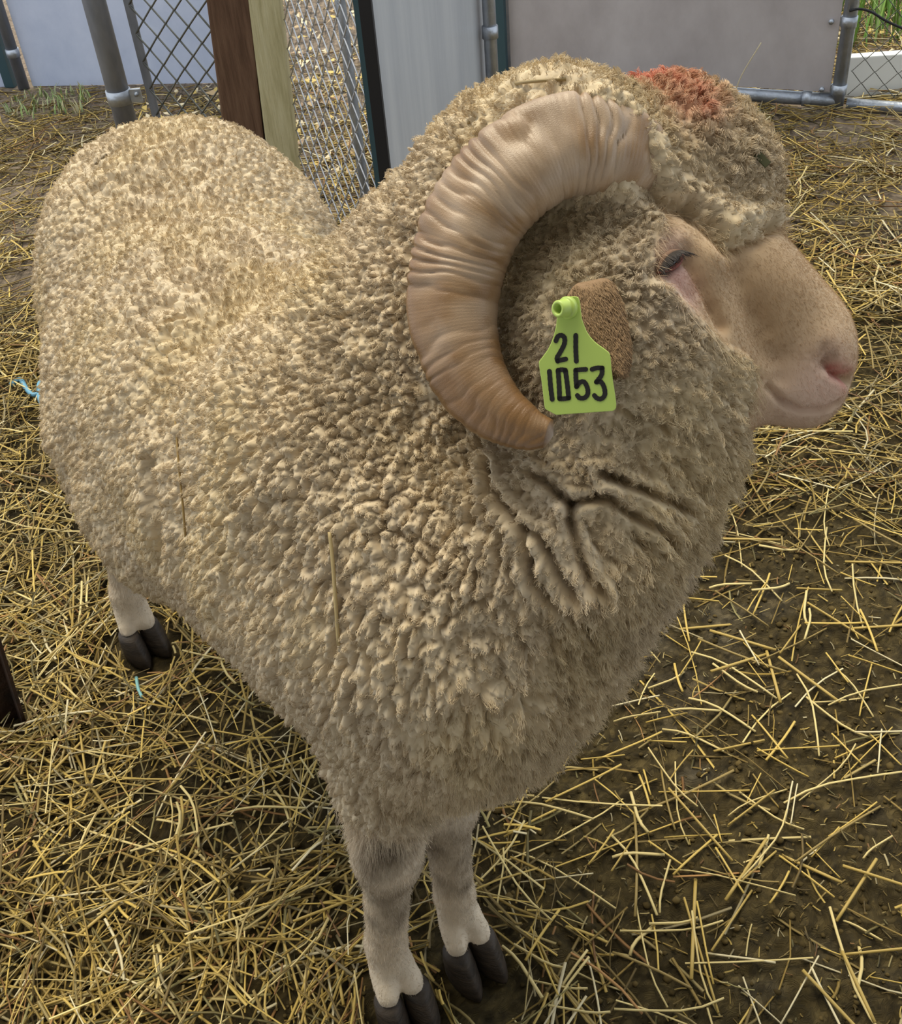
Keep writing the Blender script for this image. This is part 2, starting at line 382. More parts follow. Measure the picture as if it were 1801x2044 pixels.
for pts in ([(1067, 940), (1100, 967), (1120, 987), (1140, 1000), (1193, 988), (1220, 990), (1247, 1013), (1273, 1030), (1317, 1047), (1340, 1077)],
            [(1200, 937), (1233, 950), (1267, 963), (1300, 977), (1350, 997), (1380, 1013)],
            [(1140, 1000), (1138, 1033), (1150, 1067), (1163, 1117), (1177, 1150), (1200, 1167)],
            [(977, 927), (987, 967), (1010, 1007), (1040, 1040), (1080, 1067), (1100, 1100), (1117, 1140), (1147, 1177)],
            [(1047, 1053), (1057, 1100), (1067, 1153), (1093, 1187), (1133, 1210), (1167, 1243), (1187, 1270)],
            ):
    crease(pts, 0.0034, 0.015)
for pts in ([(1167, 1038), (1183, 1077), (1213, 1107), (1250, 1123)], [(1258, 1040), (1265, 1070), (1293, 1083), (1330, 1107)], [(1010, 1110), (1035, 1150), (1060, 1200)], [(1233, 807), (1267, 823), (1307, 833), (1333, 853)], [(1190, 830), (1215, 862)], [(1330, 905), (1370, 915)]): crease(pts, 0.0025, 0.005)
for pts in ([(960, 870), (985, 940), (975, 1010), (1000, 1100)], [(930, 900), (950, 990), (945, 1060)], [(1005, 1060), (1000, 1120), (985, 1180)],
            [(687, 1193), (673, 1287), (660, 1340)], [(820, 1253), (812, 1287), (820, 1310)], [(713, 1347), (700, 1400), (667, 1490)],
            [(730, 1473), (720, 1527)], [(660, 1420), (640, 1463)], [(367, 360), (387, 400), (407, 433)], [(312, 315), (320, 335)], [(355, 430), (368, 445)],
            [(340, 650), (372, 640)], [(880, 1150), (905, 1120)], [(905, 1190), (890, 1240)], [(640, 1150), (630, 1200)], [(960, 1130), (945, 1190)]):
    crease(pts, 0.0026, 0.008)
crease([(308, 930), (318, 990), (330, 1060), (328, 1100)], 0.012, 0.013); crease([(425, 1075), (440, 1110)], 0.008, 0.008)
crease([(1215, 245), (1250, 280), (1290, 350), (1318, 398), (1370, 418), (1412, 452), (1440, 490), (1500, 472), (1535, 448)], 0.008, 0.012)          # rim behind the topknot
# face modelling
def bump(px, py, r, h):
    c = on_ram(px, py); H[:] += h*np.exp(-((BV-c)**2).sum(1)/r**2)
bump(1425, 512, 0.016, 0.008); bump(1350, 470, 0.018, 0.007); bump(1345, 545, 0.013, 0.004)
crease([(1310, 543), (1340, 528), (1366, 505)], 0.006, 0.006)
crease([(1378, 525), (1398, 560), (1425, 610), (1445, 650)], 0.006, 0.008)
crease([(1465, 520), (1490, 590), (1520, 660), (1550, 720)], 0.013, 0.007)
bump(790, 1600, 0.045, 0.010); bump(835, 1630, 0.02, 0.006); bump(1650, 690, 0.020, 0.005); bump(1600, 800, 0.022, 0.003); bump(1560, 560, 0.04, 0.004)
crease([(1652, 722), (1668, 742), (1690, 752), (1703, 760)], 0.0048, 0.014)
crease([(1640, 695), (1630, 715), (1640, 735)], 0.005, 0.0025)
crease([(1538, 775), (1560, 800), (1595, 817), (1640, 818), (1672, 806)], 0.0032, 0.007)
crease([(1500, 745), (1520, 762), (1560, 760)], 0.008, 0.003)
# --- fleece knobs: staple tips as cells round seeds on the skin
SP = 0.0130*np.ones(nv); SP = SP+(0.0098-SP)*NECK; SP = SP+(0.0078-SP)*CHK; SP = SP+(0.0078-SP)*TOP; SP = np.where(low > 0.5, SP*0.85, SP)
cand = []
for lo_, hi_ in ((0, 0.0085), (0.0085, 0.0105), (0.0105, 0.0120), (0.0120, 1)):
    m = np.where((SP >= lo_) & (SP < hi_) & (WOOL > 0.15))[0]
    if not len(m): continue
    RNG.shuffle(m); s_ = SP[m].mean()*0.92
    key = np.floor((BV[m]+RNG.random(3)*0.1)/s_).astype(np.int64); key = (key[:, 0]*100003+key[:, 1])*100003+key[:, 2]
    _, first = np.unique(key, return_index=True); cand.append(m[first])
seeds = np.concatenate(cand)
STR = np.array([1.0, 1.0, 0.72])                               # cells a little longer downwards
kd = KDTree(len(seeds))
for i, s_ in enumerate(seeds): kd.insert(BV[s_]*STR, i)
kd.balance()
near = np.zeros(nv, np.int64); F1 = np.zeros(nv); F2 = np.ones(nv)
wm = np.where(WOOL > 0.02)[0]; jit = (BV*STR)[wm]
jit = jit+0.0022*np.stack([vnoise(BV[wm], 160, 21+k)-0.5 for k in range(3)], 1)*2
for i, p in zip(wm, jit):
    (a, ia, da), (b, ib, db) = kd.find_n(p, 2); near[i] = ia; F1[i] = da; F2[i] = db
rnd_seed = RNG.random(len(seeds))
gap = (F2-F1)/SP
FOLD = np.exp(-((BV-on_ram(1190, 1060))**2).sum(1)/0.075**2)
KH = 0.0115*np.ones(nv)+0.0010*NECK-0.0045*FOLD-0.0020*CHK-0.0030*TOP-0.0025*low
dome = np.clip(1-(F1/(0.66*SP))**2, 0, 1); upf = sstep(0.25, 0.8, BN[:, 2])*(1-NECK)*(1-TOP)
w_d = np.clip(0.35+0.5*upf, 0, 1); knob = (np.sqrt(np.clip(gap, 0, 1)/0.85).clip(0, 1)*(1-w_d)+dome*w_d)*(1-0.30*upf)*(0.72+0.5*rnd_seed[near])
knob = knob*(0.85+0.3*vnoise(BV, 330, 9))
# longer hanging locks on chest, shoulder and neck: larger cells drawn out downwards
FRONT = sstep(-0.22, 0.02, (BV-CHEST)@BODY_M[0])*WOOL*(1-TOP)*(1-CHK)*sstep(0.98, 0.80, BV[:, 2])*(1-FOLD)
m = np.where(FRONT > 0.05)[0]; STR2 = np.array([1.0, 1.0, 0.42]); mm_ = m.copy(); RNG.shuffle(mm_)
key = np.floor(BV[mm_]*STR2/0.021).astype(np.int64); key = (key[:, 0]*100003+key[:, 1])*100003+key[:, 2]; _, first = np.unique(key, return_index=True); s2 = mm_[first]
kd2 = KDTree(len(s2))
for i, s_ in enumerate(s2): kd2.insert(BV[s_]*STR2, i)
kd2.balance(); gap2 = np.ones(nv); q2 = BV[m]*STR2+0.010*(np.stack([fbm(BV[m], 45, 2, 81+k) for k in range(3)], 1)-0.5)
for i, p in zip(m, q2):
    r_ = kd2.find_n(p, 2); gap2[i] = (r_[1][2]-r_[0][2])/0.021
lock = np.exp(-(gap2/0.16)**2)*FRONT*(0.4+1.2*vnoise(BV, 22, 91))
H -= 0.0062*lock; H += 0.002*FRONT*np.sqrt(np.clip(gap2, 0, 1))
HK = WOOL*KH*knob
down = np.array([0, 0, -1.0]); tdown = down-BN*(BN@down)[:, None]
NEWV = BV+BN*(H+HK)[:, None]+tdown*(HK*0.55)[:, None]
# --- pigment
seedc = rnd_seed[near]
big = fbm(BV, 5, 3, 31); mid = fbm(BV, 26, 3, 41)
cream = np.array([0.60, 0.485, 0.32]); grey = np.array([0.48, 0.39, 0.29]); deep = np.array([0.58, 0.46, 0.27])
mixg = np.clip(0.25+0.9*(big-0.45)+0.5*(mid-0.5)+0.25*CHK+0.2*TOP, 0, 1)[:, None]
WC = cream*(1-mixg)+grey*mixg
lanolin = np.clip(2.2*(fbm(BV, 11, 3, 57)-0.42), 0, 0.6)[:, None]; WC = WC*(1-lanolin)+deep*lanolin
clean = np.clip(low*0.8, 0, 0.8)[:, None]*sstep(-0.35, 0.0, (BV-CHEST)@BODY_M[0])[:, None]; WC = WC*(1-clean)+np.array([0.68, 0.60, 0.49])*clean
WC = WC*(0.91+0.18*seedc)[:, None]
paint = np.exp(-((BV-on_ram(1330, 158))**2).sum(1)/0.026**2)+0.7*np.exp(-((BV-on_ram(1385, 200))**2).sum(1)/0.022**2)+0.8*np.exp(-((BV-on_ram(1275, 160))**2).sum(1)/0.018**2)
paint = np.clip(paint*(0.2+1.0*fbm(BV, 120, 2, 8)), 0, 0.75)[:, None]*(WOOL[:, None] > 0.3)
WC = WC*(1-paint)+np.array([0.66, 0.20, 0.13])*paint
skin = np.tile([0.52, 0.37, 0.225], (nv, 1))*(0.9+0.2*fbm(BV, 60, 3, 51))[:, None]
def blot(px, py, r, c, k=1.0):
    q = on_ram(px, py); w = (k*np.exp(-((BV-q)**2).sum(1)/r**2))[:, None]; skin[:] = skin*(1-w)+np.array(c)*w
blot(1640, 770, 0.035, (0.66, 0.45, 0.37), 0.8); blot(1590, 810, 0.03, (0.64, 0.47, 0.36), 0.7); blot(1692, 756, 0.009, (0.55, 0.20, 0.16), 0.95); blot(1670, 742, 0.007, (0.55, 0.20, 0.16), 0.95)
blot(1345, 550, 0.014, (0.64, 0.36, 0.32), 0.9); blot(1365, 590, 0.016, (0.66, 0.45, 0.38), 0.9); blot(1390, 570, 0.008, (0.34, 0.17, 0.11), 0.7)
blot(1330, 490, 0.014, (0.62, 0.45, 0.37), 0.8); blot(1420, 605, 0.008, (0.33, 0.19, 0.10), 0.7); blot(1445, 650, 0.008, (0.40, 0.26, 0.15), 0.6)
blot(1650, 700, 0.009, (0.34, 0.22, 0.16), 0.6); blot(1505, 810, 0.010, (0.33, 0.2, 0.1), 0.6); blot(1545, 590, 0.050, (0.43, 0.28, 0.15), 0.75)
LC = np.tile([0.66, 0.56, 0.43], (nv, 1))*(0.85+0.3*fbm(BV, 70, 3, 61))[:, None]
LC = LC*(1+0.25*sstep(0.35, 0.41, BV[:, 2]))[:, None]
mud = np.clip(fbm(BV*[1, 1, 0.6], 30, 4, 71)*1.7-0.55, 0, 1)*sstep(0.13, 0.20, BV[:, 2])*(1-sstep(0.30, 0.36, BV[:, 2]))
for a_, b_, r_, k_ in ((770, 1700, 0.024, 0.85), (740, 1740, 0.02, 0.6), (790, 1850, 0.018, 0.5), (930, 1770, 0.016, 0.8), (915, 1720, 0.02, 0.5), (745, 1840, 0.016, 0.6)): mud = np.maximum(mud, k_*np.exp(-((BV-on_ram(a_, b_))**2).sum(1)/r_**2)*(0.5+fbm(BV, 50, 2, 77)))
mud = np.clip(mud, 0, 1)[:, None]
LC = LC*(1-0.9*mud)+np.array([0.13, 0.09, 0.05])*0.9*mud
BC = WC*WOOL[:, None]+skin*FACE[:, None]+LC*(LEG*(1-FACE))[:, None]
M_WOOL = mat('wool', rough=0.95, spec=0.1); attr_color(M_WOOL)
bsdf(M_WOOL).inputs['Sheen Weight'].default_value = 0.15; bsdf(M_WOOL).inputs['Sheen Roughness'].default_value = 0.6
body = mesh_from('body', NEWV, BF, M_WOOL, RAM_ROOT, colors=BC)
# ---------------------------------------------------------------- fleece and short hair, as strands rooted on the body
def strands(name, roots, pts, rad, cols_, material, parent):
    n, k = len(pts), pts.shape[1]
    cu = bpy.data.hair_curves.new(name); cu.add_curves([k]*n)
    cu.points.foreach_set('position', pts.astype(np.float32).ravel())
    cu.points.foreach_set('radius', rad.astype(np.float32).ravel())
    a = cu.attributes.new('Col', 'FLOAT_COLOR', 'CURVE'); c4 = np.ones((n, 4), np.float32); c4[:, :3] = cols_
    a.data.foreach_set('color', c4.ravel())
    cu.materials.append(material)
    o = bpy.data.objects.new(name, cu); COL.objects.link(o)
    o.parent = parent; o.matrix_parent_inverse = parent.matrix_world.inverted()
    tag(o, kind='stuff'); return o
def scatter(weight, count):
    """random points on the body, chance by per-vertex weight; returns triangle corner ids and barycentrics"""
    tri = np.concatenate([BF[:, [0, 1, 2]], BF[:, [0, 2, 3]]])
    a, b, c = BV[tri[:, 0]], BV[tri[:, 1]], BV[tri[:, 2]]
    ar = np.linalg.norm(np.cross(b-a, c-a), axis=1)*weight[tri].mean(1)
    cs = np.cumsum(ar); t = np.searchsorted(cs, RNG.random(count)*cs[-1]); t = np.minimum(t, len(tri)-1)
    u, v = RNG.random(count), RNG.random(count); f = u+v > 1; u[f], v[f] = 1-u[f], 1-v[f]
    return tri[t], np.stack([1-u-v, u, v], 1)
def lerp3(A, T, W): return (A[T]*(W[..., None] if A.ndim > 1 else W)).sum(1)
# visible-from-anywhere density, denser on the head where the wool is seen closest
dens = WOOL*(1+1.2*CHK+1.6*TOP+0.5*NECK)*(0.04+sstep(0.12, 0.55, gap))
T_, W_ = scatter(dens, N_WOOL)
R_ = lerp3(NEWV, T_, W_); NN = lerp3(BN, T_, W_); NN /= np.linalg.norm(NN, axis=1)[:, None]
lead = T_[np.arange(len(T_)), W_.argmax(1)]
sid = near[lead]; S_ = NEWV[seeds[sid]]; SN = BN[seeds[sid]]
top, chk, neck, lw, ww, frg = (lerp3(x, T_, W_) for x in (TOP, CHK, NECK, low, WOOL, FRINGE))
n_ = len(R_)
L = (0.0021+0.0004*neck+0.0004*chk+0.0026*top+0.0055*lw*(1-top)+0.0065*frg)*(0.65+0.7*RNG.random(n_))*(0.35+0.65*ww)
td = down-NN*(NN@down)[:, None]
back = -HEAD_M[0]; tb = back-NN*(NN@back)[:, None]
lean = td*(0.45+0.35*neck+0.3*lw)[:, None]*(1-top)[:, None]+(0.25*td+0.15*tb)*top[:, None]
ph = RNG.random(len(seeds))*6.28; sang = RNG.random(len(seeds))*6.28
A1 = np.cross(NN, np.array([0.31, 0.52, 0.79])); A1 /= np.linalg.norm(A1, axis=1)[:, None]; A2 = np.cross(NN, A1)
sd = (np.cos(sang)[sid])[:, None]*A1+(np.sin(sang)[sid])[:, None]*A2                      # each lock leans its own way
conv = S_+SN*(0.004)-R_
K_ = 5; ts = np.linspace(0, 1, K_); pts = np.empty((n_, K_, 3)); rad = np.empty((n_, K_))
jx = RNG.normal(size=(n_, 3))*0.25
dirv = NN+lean+sd*(0.25+0.5*top+0.5*chk)[:, None]+jx
dirv /= np.linalg.norm(dirv, axis=1)[:, None]
turns = 1.1+0.8*top+0.7*chk; amp = 0.0007+0.0012*top+0.0006*chk+0.0004*neck
for k, t in enumerate(ts):
    w = 2*np.pi*turns*t+ph[sid]+RNG.normal(size=n_)*0.25
    off = (np.cos(w)[:, None]*A1+np.sin(w)[:, None]*A2)*(amp*t)[:, None]
    pts[:, k] = R_-NN*0.001*(k == 0)+dirv*(L*t)[:, None]+conv*(0.30*t*t)+off
    rad[:, k] = 0.00030*(1-0.55*t)
rad *= (0.75+0.5*RNG.random(n_))[:, None]
hc = lerp3(BC, T_, W_)*(0.86+0.24*RNG.random(n_))[:, None]
M_FIB = mat('wool_fibre', rough=0.85, spec=0.15); attr_color(M_FIB)
strands('fleece', R_, pts, rad, np.clip(hc, 0, 0.95), M_FIB, RAM_ROOT)
# short coat on face and legs
coat = np.clip(3.0*FACE+LEG, 0, 3)
T_, W_ = scatter(coat, N_COAT)
R_ = lerp3(NEWV, T_, W_); NN = lerp3(BN, T_, W_); NN /= np.linalg.norm(NN, axis=1)[:, None]; n_ = len(R_)
fc = lerp3(FACE, T_, W_)
fd = np.where(fc[:, None] > 0.5, HEAD_M[0]*0.8+HEAD_M[2]*-0.2, down); ft = fd-NN*(NN*fd).sum(1)[:, None]
dirv = NN*0.30+ft+RNG.normal(size=(n_, 3))*0.22; dirv /= np.linalg.norm(dirv, axis=1)[:, None]
L = (0.0030+0.0042*(1-fc)*sstep(0.07, 0.16, R_[:, 2])+0.014*(1-fc)*sstep(0.34, 0.40, R_[:, 2]))*(0.6+0.8*RNG.random(n_))
pts = np.empty((n_, 3, 3)); rad = np.empty((n_, 3))
for k, t in enumerate((0, 0.5, 1.0)): pts[:, k] = R_-NN*0.0006*(k == 0)+dirv*(L*t)[:, None]-NN*(0.0012*t*t); rad[:, k] = (0.00011+0.00012*(1-fc))*(1-0.6*t)
hc = lerp3(BC, T_, W_)*(0.85+0.35*RNG.random(n_))[:, None]
strands('short_coat', R_, pts, rad, np.clip(hc, 0, 0.95), M_FIB, RAM_ROOT)
# ---------------------------------------------------------------- horns
M_HORN = mat('horn', (0.5, 0.36, 0.2), rough=0.30, spec=0.5)
attr_color(M_HORN)
nz = nd(M_HORN, 'ShaderNodeTexNoise'); nz.inputs['Scale'].default_value = 260; nz.inputs['Detail'].default_value = 4
bp = nd(M_HORN, 'ShaderNodeBump'); bp.inputs['Strength'].default_value = 0.25; bp.inputs['Distance'].default_value = 0.0015
lk(M_HORN, nz.outputs[0], bp.inputs['Height']); lk(M_HORN, bp.outputs[0], bsdf(M_HORN).inputs['Normal'])
def catmull(P, n):
    P = np.asarray(P, float); Q = np.vstack([2*P[0]-P[1], P, 2*P[-1]-P[-2]]); out = []
    u = np.linspace(0, len(P)-1-1e-6, n)
    i = u.astype(int); t = (u-i)[:, None]
    a, b, c, d = Q[i], Q[i+1], Q[i+2], Q[i+3]
    return 0.5*((2*b)+(-a+c)*t+(2*a-5*b+4*c-d)*t*t+(-a+3*b-3*c+d)*t**3)
HP = [(1300, 345, .862, .026), (1262, 318, .847, .031), (1190, 298, .834, .0350), (1110, 302, .830, .0375), (1030, 347, .832, .0385), (962, 425, .840, .0375), (920, 530, .848, .0362), (910, 640, .850, .0335), (936, 742, .846, .0295), (986, 812, .838, .0245), (1048, 852, .830, .0180), (1095, 866, .825, .0115)]
path0 = np.array([at(a, b, d) for a, b, d, r in HP])
def horn(path, rr, mirror=False):
    nU, nA = 420, 56
    C = catmull(path, nU); R = catmull(np.array([[r, 0, 0] for r in rr]), nU)[:, 0]
    cen = C[int(nU*0.15):].mean(0)
    T = np.gradient(C, axis=0); T /= np.linalg.norm(T, axis=1)[:, None]
    O = C-cen; O -= T*(O*T).sum(1)[:, None]; O /= np.linalg.norm(O, axis=1)[:, None]      # outwards from the curl
    S = np.cross(T, O)
    side = 1.0 if (S@(EYE-cen)).mean() > 0 else -1.0
    if mirror: side = -side
    S = S*side                                                                            # towards the outer flat
    arc = np.concatenate([[0], np.cumsum(np.linalg.norm(np.diff(C, axis=0), axis=1))])
    th = np.linspace(0, 2*np.pi, nA, endpoint=False)
    AR, TH = np.meshgrid(arc, th, indexing='ij')
    ct, st = np.cos(TH), np.sin(TH)
    keel = np.exp(-((np.angle(np.exp(1j*(TH-0.45))))/0.30)**2)                             # sharp outer edge
    r = 1.0/((np.abs(ct)**2.3+np.abs(st*1.12)**2.3)**(1/2.3))
    r = r*(0.96+0.13*keel-0.06*np.exp(-((np.angle(np.exp(1j*(TH-1.15))))/0.35)**2))
    Q = np.stack([AR*1.0, ct*0.01+0.0*AR, st*0.01], -1).reshape(-1, 3)
    wob = (fbm(Q, 40, 3, 3).reshape(AR.shape)-0.5)
    wob2 = fbm(np.stack([AR, ct*0.03, st*0.03], -1).reshape(-1, 3), 28, 2, 15).reshape(AR.shape)-0.5
    phase = AR/0.0115+wob*3.0+wob2*2.4+0.8*np.sin(AR*37)+0.5*np.sin(AR*91)
    big = np.abs(np.sin(np.pi*phase*0.95))**0.55                                            # growth rings, sharp grooves
    fine = np.sin(2*np.pi*(AR/0.0028+wob*3.0))
    outer = 0.35+0.65*sstep(-0.4, 0.8, ct)
    tipf = 1-0.7*sstep(0.55, 0.95, AR/arc[-1])
    rel = (-0.0030*(1-big)*outer*(0.3+1.4*fbm(Q, 25, 2, 5).reshape(AR.shape))+0.00016*fine+0.0022*wob2*outer)*tipf
    rough_ = 0.0016*wob*keel*4
    RR = R[:, None]*r+rel+rough_*(1-sstep(0.6, 0.9, AR/arc[-1]))
    V = C[:, None]+RR[..., None]*(ct[..., None]*O[:, None]+st[..., None]*S[:, None])
    s_ = AR/arc[-1]
    pale, tan, brown, dark = (np.array(c) for c in ((0.45, 0.325, 0.215), (0.33, 0.205, 0.105), (0.21, 0.11, 0.042), (0.11, 0.062, 0.03)))
    st_n = fbm(np.stack([AR*3.2, ct*0.06, st*0.06], -1).reshape(-1, 3), 18, 4, 9).reshape(AR.shape)
    m1 = np.clip(0.25+3.2*(st_n-0.47)+0.45*sstep(-0.2, 0.9, ct)*s_, 0, 1)[..., None]
    colr = pale*(1-m1)+tan*m1
    m2 = np.clip(sstep(0.40, 0.95, s_)*(0.45+0.9*st_n)+0.7*keel*(0.3+st_n)*sstep(0.1, 0.4, s_)+1.6*np.clip(st_n-0.58, 0, 1), 0, 0.95)[..., None]
    colr = colr*(1-m2)+brown*m2
    m3 = (sstep(0.06, 0.0, s_)*0.6+0.25*sstep(0.5, 0.75, fbm(Q, 160, 2, 4).reshape(AR.shape))*outer)[..., None]
    colr = colr*(1-m3)+dark*m3
    V = V.reshape(-1, 3); colr = colr.reshape(-1, 3)
    i, j = np.meshgrid(np.arange(nU-1), np.arange(nA), indexing='ij'); j2 = (j+1) % nA
    F = np.stack([i*nA+j, i*nA+j2, (i+1)*nA+j2, (i+1)*nA+j], -1).reshape(-1, 4)
    if side < 0: F = F[:, ::-1]
    # blunt, slightly sunk tip
    tipc = len(V); V = np.vstack([V, C[-1]+T[-1]*0.004]); colr = np.vstack([colr, [[0.5, 0.42, 0.36]]])
    last = (nU-1)*nA; FT = [(last+k, last+(k+1) % nA, tipc) for k in range(nA)]
    if side < 0: FT = [f[::-1] for f in FT]
    return V, [tuple(f) for f in F]+FT, colr
V, F, hc_ = horn(path0, [h[3] for h in HP]); mesh_from('horn', V, F, M_HORN, RAM_ROOT, colors=hc_)
pm = path0-2*np.outer((path0-HO)@HEAD_M[1], HEAD_M[1])
pm = pm[1]+(pm-pm[1])*0.80-HEAD_M[2]*0.03
V, F, hc_ = horn(pm, [h[3]*0.85 for h in HP], True); mesh_from('horn', V, F, M_HORN, RAM_ROOT, colors=hc_)
# ---------------------------------------------------------------- ears
M_EAR = mat('ear_skin', rough=0.8, spec=0.2); noise_color(M_EAR, [(0.3, (0.22, 0.14, 0.075)), (0.7, (0.34, 0.225, 0.135))], 60, stretch=(1, 1, 1), bump=0.3, bump_scale=400, dist=0.002)
EAR = [((1128, 600), (1160, 566)), ((1138, 640), (1216, 556)), ((1150, 672), (1240, 598)), ((1172, 706), (1254, 655)), ((1196, 732), (1259, 702)), ((1212, 745), (1252, 738)), ((1226, 750), (1243, 749))]
def ear(mirror):
    n, m = 26, 18
    L_ = catmull([at(*a, (.806, .799, .793, .789, .787, .787, .787)[i]) for i, (a, b) in enumerate(EAR)], n); R_e = catmull([at(*b, (.812, .806, .803, .800, .797, .794, .791)[i]) for i, (a, b) in enumerate(EAR)], n)
    nv_ = norm(np.cross(L_[-1]-L_[0], R_e[5]-L_[5])); nv_ = nv_ if nv_@(EYE-L_[0]) > 0 else -nv_
    V, F = [], []
    for sgn, th_ in ((1, 0.0028), (-1, 0.0028)):
        for i in range(n):
            for j in range(m):
                t = j/(m-1); p = L_[i]*(1-t)+R_e[i]*t
                edge = min(1.0, 6*min(t, 1-t), 5*(n-1-i)/(n-1)+0.15)
                p = p+nv_*(0.006*math.sin(math.pi*t)+sgn*th_*math.sqrt(edge))
                V.append(p)
    def fid(s_, i, j): return s_*n*m+i*m+j
    for i in range(n-1):
        for j in range(m-1):
            F.append((fid(0, i, j), fid(0, i, j+1), fid(0, i+1, j+1), fid(0, i+1, j))); F.append((fid(1, i, j), fid(1, i+1, j), fid(1, i+1, j+1), fid(1, i, j+1)))
        F.append((fid(0, i, 0), fid(0, i+1, 0), fid(1, i+1, 0), fid(1, i, 0))); F.append((fid(0, i, m-1), fid(1, i, m-1), fid(1, i+1, m-1), fid(0, i+1, m-1)))
    for j in range(m-1): F.append((fid(0, n-1, j), fid(0, n-1, j+1), fid(1, n-1, j+1), fid(1, n-1, j)))
    V = np.array(V)
    if mirror: V = V-2*np.outer((V-HO)@HEAD_M[1], HEAD_M[1]); F = [f[::-1] for f in F]
    return V, F, nv_
V, F, EARN = ear(False); ear_o = mesh_from('ear', V, F, M_EAR, RAM_ROOT)
# fine down over the outside of the ear
er = V[:26*18].reshape(26, 18, 3); k_ = 9000; ii = RNG.integers(0, 25, k_); jj = RNG.integers(0, 17, k_); a_, b_ = RNG.random((k_, 1)), RNG.random((k_, 1))
p0 = (er[ii, jj]*(1-a_)+er[ii+1, jj]*a_)*(1-b_)+(er[ii, jj+1]*(1-a_)+er[ii+1, jj+1]*a_)*b_
dv = norm(er[20, 9]-er[4, 9])+EARN*0.35+RNG.normal(size=(k_, 3))*0.2
pts = np.stack([p0, p0+dv*0.002, p0+dv*0.004-EARN*0.0006], 1); rad = np.tile([0.00022, 0.0002, 0.00008], (k_, 1))
M_EARH = mat('ear_down', rough=0.8, spec=0.2); attr_color(M_EARH)
strands('ear_down', p0, pts, rad, np.array([0.29, 0.19, 0.105])*(0.75+0.5*RNG.random((k_, 1))), M_EARH, ear_o)
V, F, _n = ear(True); mesh_from('ear', V, F, M_EAR, RAM_ROOT)
# ---------------------------------------------------------------- ear tag
M_TAG = mat('tag_plastic', (0.44, 0.58, 0.125), rough=0.38, spec=0.5); M_INK = mat('tag_ink', (0.012, 0.010, 0.009), rough=0.6)
bsdf(M_TAG).inputs['Subsurface Weight'].default_value = 0.0
nT = norm(EYE-at(1150, 700, 0.80)); nT = norm(nT-CAM_U*0.10-CAM_R*0.12)
c0 = at(1150, 700, 0.778)
def on_tag(u, v, h=0.0):              # u, v: position on the tag face as read off a close view of it
    d = ray(1050+u/6.3875, 540+v/6.3875); t = ((c0-EYE)@nT)/(d@nT); return EYE+d*t+nT*h
OUT = [(640, 330), (672, 345), (690, 400), (700, 500), (712, 610), (740, 690), (772, 770), (815, 838), (862, 892), (905, 930), (955, 965), (1005, 1000), (1052, 1038), (1072, 1070), (1080, 1110), (1092, 1260), (1112, 1420), (1138, 1580), (1152, 1700), (1150, 1750), (1136, 1775), (1112, 1790), (750, 1815), (400, 1840), (375, 1835), (262, 1775), (246, 1760), (238, 1730), (205, 1440), (172, 1230), (165, 1180), (172, 1155), (225, 1085), (280, 1010), (320, 930), (350, 850), (372, 770), (388, 690), (398, 600), (420, 480), (470, 380), (540, 338), (590, 328)]
def plate(outline, h0, h1):
    n = len(outline); V = [on_tag(u, v, h1) for u, v in outline]+[on_tag(u, v, h0) for u, v in outline]
    F = [tuple(range(n))[::-1], tuple(range(n, 2*n))]+[(i, (i+1) % n, n+(i+1) % n, n+i) for i in range(n)]
    return V, F
V, F = plate(OUT, -0.0012, 0.0008); TAG = mesh_from('ear_tag', V, F, M_TAG, RAM_ROOT, smooth=False); bevel(TAG, 0.0005, 2)
TAG['label'] = 'yellow-green plastic ear tag numbered 21 1053'
def lathe_tag(name, u, v, prof, m, tilt=(0, 0)):
    ax = norm(nT+CAM_R*tilt[0]+CAM_U*tilt[1]); a = norm(np.cross(ax, [0, 0, 1])); b = np.cross(ax, a); o = on_tag(u, v, 0); n = 28
    V = [o+ax*h+(a*math.cos(t)+b*math.sin(t))*r for r, h in prof for t in np.linspace(0, 2*math.pi, n, endpoint=False)]
    F = [(i*n+j, i*n+(j+1) % n, (i+1)*n+(j+1) % n, (i+1)*n+j) for i in range(len(prof)-1) for j in range(n)]
    return mesh_from(name, V, F, m, TAG)
mm = 0.001
lathe_tag('tag_stud', 540, 475, [(0, -1*mm), (8.0*mm, -1*mm), (8.0*mm, 2.2*mm), (7.4*mm, 2.8*mm), (6.6*mm, 2.8*mm), (6.2*mm, 4*mm), (6.0*mm, 10.5*mm), (5.4*mm, 11.4*mm), (4.0*mm, 11.4*mm), (3.4*mm, 10.8*mm), (3.4*mm, 4*mm), (0, 4*mm)], M_TAG, (-0.85, -0.05))
